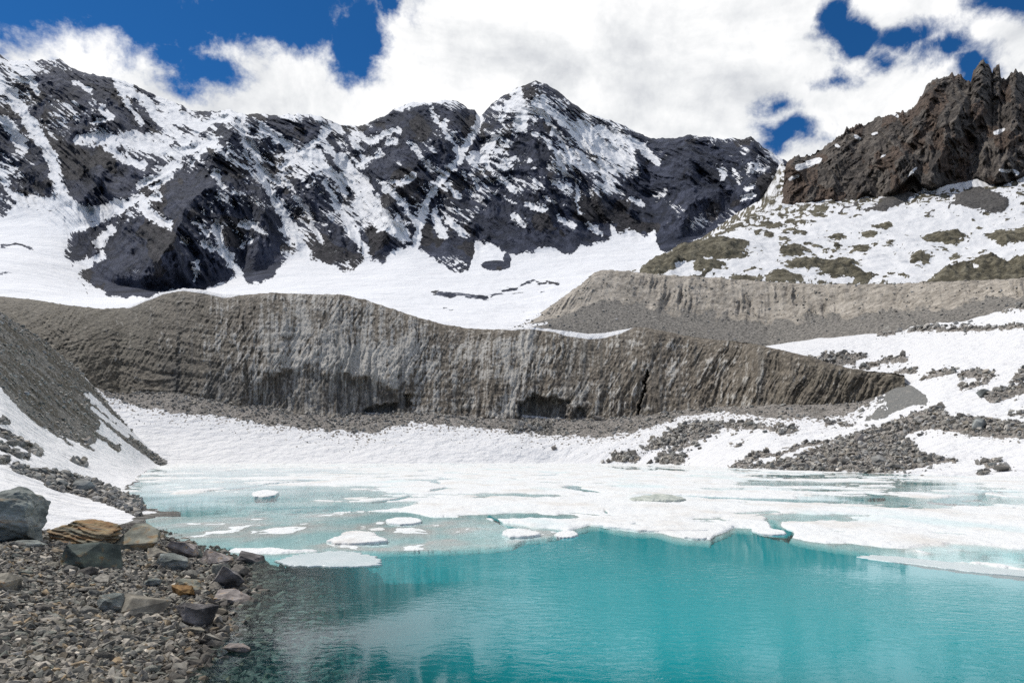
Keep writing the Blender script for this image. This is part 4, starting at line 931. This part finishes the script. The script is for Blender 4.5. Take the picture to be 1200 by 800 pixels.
mk = SURF_MORAINE; p = pick((mk.V[..., 2] > 0) & (mk.py > 322), 2600, mk.V, np.repeat(mk.x[:, None], mk.py.shape[1], 1), 600, 1260); sz = p[:, 1]/800*(.8+3.0*rng.random(len(p))**6)
label(scatter('scree', p, sz, MAT_RUBBLE), 'stones embedded in the long grey brown moraine face', 'scree', kind='stuff')
FAR = [detail_rock(300+k, 15, 1, .03, 0, .7, .06) for k in range(8)]
for me in FAR: me.materials.append(MAT_FARROCK)
def far_rock(surf, px, py, w, h, text, cat='rock', group=None, k=0, mat=None, rz=None):
    """w, h in survey units at the rock's own distance"""
    me = FAR[k % len(FAR)]
    if mat is not None: me = me.copy(); me.materials.clear(); me.materials.append(mat)
    o = put(cat, me); b = surf.at(px, py); u = b.y/F
    o.scale = (w*u, w*u*.8, h*u); o.location = (b.x, b.y, b.z+h*u*.38)
    o.rotation_euler = (random.gauss(0, .12), random.gauss(0, .15), random.uniform(0, 6.28) if rz is None else rz)
    return label(o, text, cat, group)
BK, LF = SURF_BANK, SURF_LEFT
m_ftan = stone_mat('far_tan_rock', 'plain', [(.17,.15,.13), (.26,.235,.21), (.32,.29,.26)], .8, 0, .06, False)  # tan rock colour for single far boulders
m_fgrey = stone_mat('bluish_grey_rock', 'plain', [(.13,.14,.135), (.2,.21,.2), (.26,.27,.26)], .8, 0, .06, False)
far_rock(BK, 1006, 522, 10, 13, 'upright pointed pale boulder on the upper edge of the big rubble pile', 'boulder', k=1, mat=m_ftan, rz=.4)
far_rock(BK, 1081, 558, 9, 7, 'rounded boulder at the waterline right of the big rubble pile', 'boulder', k=2, mat=m_ftan)
far_rock(BK, 1153, 543, 10, 7, 'dark boulder on the snow at the lower right bank', 'boulder', k=3)
far_rock(BK, 1162, 547, 9, 5, 'bluish boulder just below the dark one on the lower right snow', 'boulder', k=4, mat=m_fgrey)
far_rock(BK, 1175, 552, 17, 6, 'long flat rock nearest the lake on the lower right snow', 'boulder', k=5)
far_rock(BK, 1153, 555.5, 13, 4, 'small flat dark rock at the waterline on the right', 'rock', k=6)
far_rock(BK, 1170, 541.5, 9, 4, 'low rock just above the bluish boulder on the right snow', 'rock', k=7)
far_rock(BK, 1153, 465, 18, 10, 'smooth bluish grey outcrop on the right snowfield', 'boulder', k=0, mat=m_fgrey)
far_rock(BK, 1146, 508, 20, 14, 'largest block set in the upper right arm of the rubble pile', 'boulder', k=2, mat=m_fgrey)
far_rock(BK, 649, 526, 7, 5, 'lone tan rock on the snow below the ice caves', 'boulder', k=3, mat=m_ftan)
far_rock(BK, 793, 545.5, 8, 5, 'dark rock at the waterline below the small middle pile', 'rock', k=4)
far_rock(BK, 743, 535, 9, 7, 'dark upright rock in the small pile nearest the lake middle', 'rock', k=5)
far_rock(BK, 700, 492, 12, 5, 'rounded tan rock in the debris right of the ice caves', 'rock', k=6, mat=m_ftan)
far_rock(BK, 978, 547, 9, 9, 'tan block at the foot of the big rubble pile', 'rock', k=7, mat=m_ftan)
far_rock(BK, 988, 547, 13, 8, 'dark block beside the tan one at the foot of the pile', 'rock', k=1)
far_rock(BK, 1048, 549, 18, 7, 'long slab at the lower right foot of the rubble pile', 'rock', k=2)
far_rock(BK, 1030, 545, 20, 7, 'tilted slab in the lower middle of the rubble pile', 'rock', k=3)
far_rock(LF, 13, 523, 14, 8, 'grey boulder in the small rock strip on the left snow', 'boulder', k=4)
far_rock(LF, 4, 529, 12, 7, 'dark rock below the grey boulder on the left snow', 'rock', k=5)
far_rock(LF, 5, 541, 14, 8, 'dark rock lowest on the left snow by the edge', 'rock', k=6)
far_rock(LF, 103, 521, 9, 11, 'tan upright boulder at the lower tip of the scree slope', 'boulder', k=0, mat=m_ftan, rz=.3)
far_rock(LF, 94, 543, 10, 4, 'flat brown stone alone on the left snow', 'rock', k=1)
far_rock(LF, 31, 465, 7, 5, 'palest stone on the dark scree slope', 'rock', k=2, mat=stone_mat('pale_rock', 'plain', [(.3,.3,.29),(.4,.4,.39),(.45,.45,.44)], .8, 0, .05, False))
far_rock(LF, 96, 578, 26, 17, 'largest bluish outcrop in the rubble spit by the lake', 'boulder', k=3, mat=m_fgrey)
far_rock(LF, 72, 573, 15, 9, 'bluish slab at the upper side of the rubble spit', 'boulder', k=4, mat=m_fgrey)
far_rock(LF, 52, 556, 8, 8, 'dark upright rock at the start of the rubble spit', 'rock', k=5)
far_rock(LF, 130, 588, 16, 9, 'dark block near the tip of the rubble spit', 'rock', k=6)
pl = pick((bmk['pf'] > 1.0) & s_ok, 42, bmk['V'], bmk['px'], 700, 1200)
for k, q in enumerate(pl):
    o = put('rock', FAR[k % 8]); u = q[1]/F*random.uniform(4.5, 9); o.scale = (u*1.3, u*.9, u*.65); o.location = (q[0], q[1], q[2]+u*.2)
    o.rotation_euler = (random.gauss(0, .3), random.gauss(0, .3), random.uniform(0, 6.28))
    label(o, 'large angular block amid the rubble of the far right bank', 'rock', 'blocks in the far rubble piles')

# ------------------------------------------------------------------ single ice floes
def floe(pts, thick, text, mat=ICE_MAT, dome=.5, name='ice_floe', seed=0, rough=.25):
    pts = np.asarray(pts, float); n = len(pts)
    # smooth closed outline on the water, in metres
    dense = []
    for i in range(n):
        p0, p1, p2, p3 = pts[i-1], pts[i], pts[(i+1) % n], pts[(i+2) % n]
        for tq in np.linspace(0, 1, 9, endpoint=False):
            dense.append(.5*((2*p1)+(-p0+p2)*tq+(2*p0-5*p1+4*p2-p3)*tq**2+(-p0+3*p1-3*p2+p3)*tq**3))
    d = np.array(dense); Yf = 2400/(d[:, 1]-HOR); q = np.stack([(d[:, 0]-600)/F*Yf, Yf], -1)
    c = q.mean(0); N = len(q)
    rad = 1+.16*fbm(q[:, 0]*2.2, q[:, 1]*1.1, o=5, gain=.7, seed=640+seed)+.05*rng.normal(size=N); q = c+(q-c)*rad[:, None]; V = []; rings = [0.0, .15, .3, .45, .6, .72, .82, .9, .96, 1.0, 1.01, .93]
    span = np.abs(q-c).max()
    for r in rings:
        v = c+(q-c)*r; v = v+ (0.02*span*np.stack([fbm(q[:, 0]*6, q[:, 1]*6, seed=seed), fbm(q[:, 0]*6+9, q[:, 1]*6, seed=seed)], -1)*r)
        hgt = thick*(.5+dome*.5*(1-r**2)) + thick*rough*1.8*fbm(v[:, 0]*1.6, v[:, 1]*1.6, o=5, gain=.6, seed=600+seed)
        V.append(np.concatenate([v, hgt[:, None]], 1))
    V = np.array(V); V[-3, :, 2] = thick*.40; V[-2, :, 2] = -.03; V[-1, :, 2] = -thick*1.6
    Vr = np.concatenate([V, V[:, :1]], 1); faces = []
    for a in range(len(rings)-1):
        for i in range(N): faces.append([a*N+i, a*N+(i+1) % N, (a+1)*N+(i+1) % N, (a+1)*N+i])
    me = mesh_from(name, V.reshape(-1, 3), np.array(faces)[:, ::-1], True)
    o = put(name, me, mat); return label(o, text, 'ice floe', 'single ice floes at the edge of the ice')
m_thin, t = new_mat('thin_wet_ice')
co = t.coord(); finish(t, t.mixc(t.noise(t.scaled(co, (1, .6, 1)), 1.1, 6, .65), (.40, .50, .51), (.66, .69, .69)), .35, t.bump(t.noise(co, 3.0, 5), .05), .4)
fl = floe([(331,657),(340,652),(365,648),(400,646),(430,650),(446,656),(440,662),(400,664),(355,663),(334,662)], .05, 'largest separate grey white floe, nearest the pebble shore', m_thin, seed=1, dome=.3)
floe([(386,634),(405,629),(430,629),(452,632),(448,636),(420,638),(395,638)], .16, 'white hummock of ice on the slush, front one of two', seed=2)
floe([(402,626),(415,623),(436,625),(440,628),(420,630),(404,629)], .14, 'white hummock of ice on the slush, just behind the front one', seed=3)
floe([(588,626),(598,621),(615,621),(632,626),(625,629),(600,630)], .14, 'white floe touching the left side of the open water', seed=4)
floe([(651,627),(658,623.5),(670,623.5),(677,627),(670,630),(656,630)], .12, 'small oval floe alone at the edge of the open water', seed=5)
floe([(698,615),(720,616),(760,618),(800,617),(850,615),(856,618),(835,622),(790,623),(740,621)], .14, 'long white floe along the middle of the open water edge', seed=6)
floe([(800,627),(812,624),(826,626),(831,630),(820,631.5),(803,630)], .10, 'pale flat floe at the tip of the long middle floe', seed=7)
floe([(882,622),(893,619.5),(915,622),(920,626),(900,627)], .11, 'small white floe left of the broad right hand ice', seed=8)
floe([(1010,654),(1030,651),(1080,655),(1130,661),(1180,667),(1250,674),(1240,677),(1150,671),(1070,661)], .035, 'thin long pale sheet drifting before the right hand ice', m_thin, seed=9, dome=.2)
floe([(452,611),(470,607),(492,609),(490,613),(470,615)], .13, 'little white lump on the slush left of the open water', seed=10)
floe([(295,580),(308,575),(325,577),(322,581),(305,583)], .2, 'white lump amid the turquoise leads of the left ice', seed=11)
m_gice, t = new_mat('old_green_ice')
co = t.coord(); col = t.ramp(t.noise(co, 1.2, 6), [(.35, (.30,.34,.30)), (.65, (.52,.54,.48))]); finish(t, col, .5, t.bump(t.noise(co, 2.0, 5), .2), .4)
o = floe([(746,587),(757,584.5),(775,583.5),(792,585),(803,588),(790,589.5),(765,589.5)], .42, 'grey green block of old ice standing out of the white sheet', m_gice, .9, 'ice_block', 12); o['category'] = 'ice block'; del o['group']
o = floe([(738,586),(746,584.5),(755,585.5),(752,588),(742,588)], .22, 'small grey green ice block left of the larger one', m_gice, .9, 'ice_block', 13); o['category'] = 'ice block'; del o['group']

# ------------------------------------------------------------------ valley floor under everything
bmg = mesh_from('ground', np.array([(-6000,-3000,-12),(6000,-3000,-12),(6000,6000,-12),(-6000,6000,-12)], float), np.array([[0,1,2,3]]))
m, t = new_mat('valley_floor'); co = t.coord()
finish(t, t.ramp(t.noise(co, .02, 8), [(.35, (.06,.056,.05)), (.65, (.16,.15,.135))]), .9)
structure(put('ground', bmg, m))

S.cycles.use_denoising = False; S.cycles.denoiser = 'OPENIMAGEDENOISE'; S.cycles.denoising_input_passes = 'RGB_ALBEDO_NORMAL'; S.cycles.denoising_prefilter = 'ACCURATE'
S.cycles.max_bounces = 6; S.cycles.transparent_max_bounces = 12; S.cycles.diffuse_bounces = 3; S.cycles.glossy_bounces = 3
S.cycles.use_adaptive_sampling = True; S.cycles.adaptive_threshold = .006
S.cycles.sample_clamp_indirect = 4.0
S.cycles.caustics_reflective = False; S.cycles.caustics_refractive = False
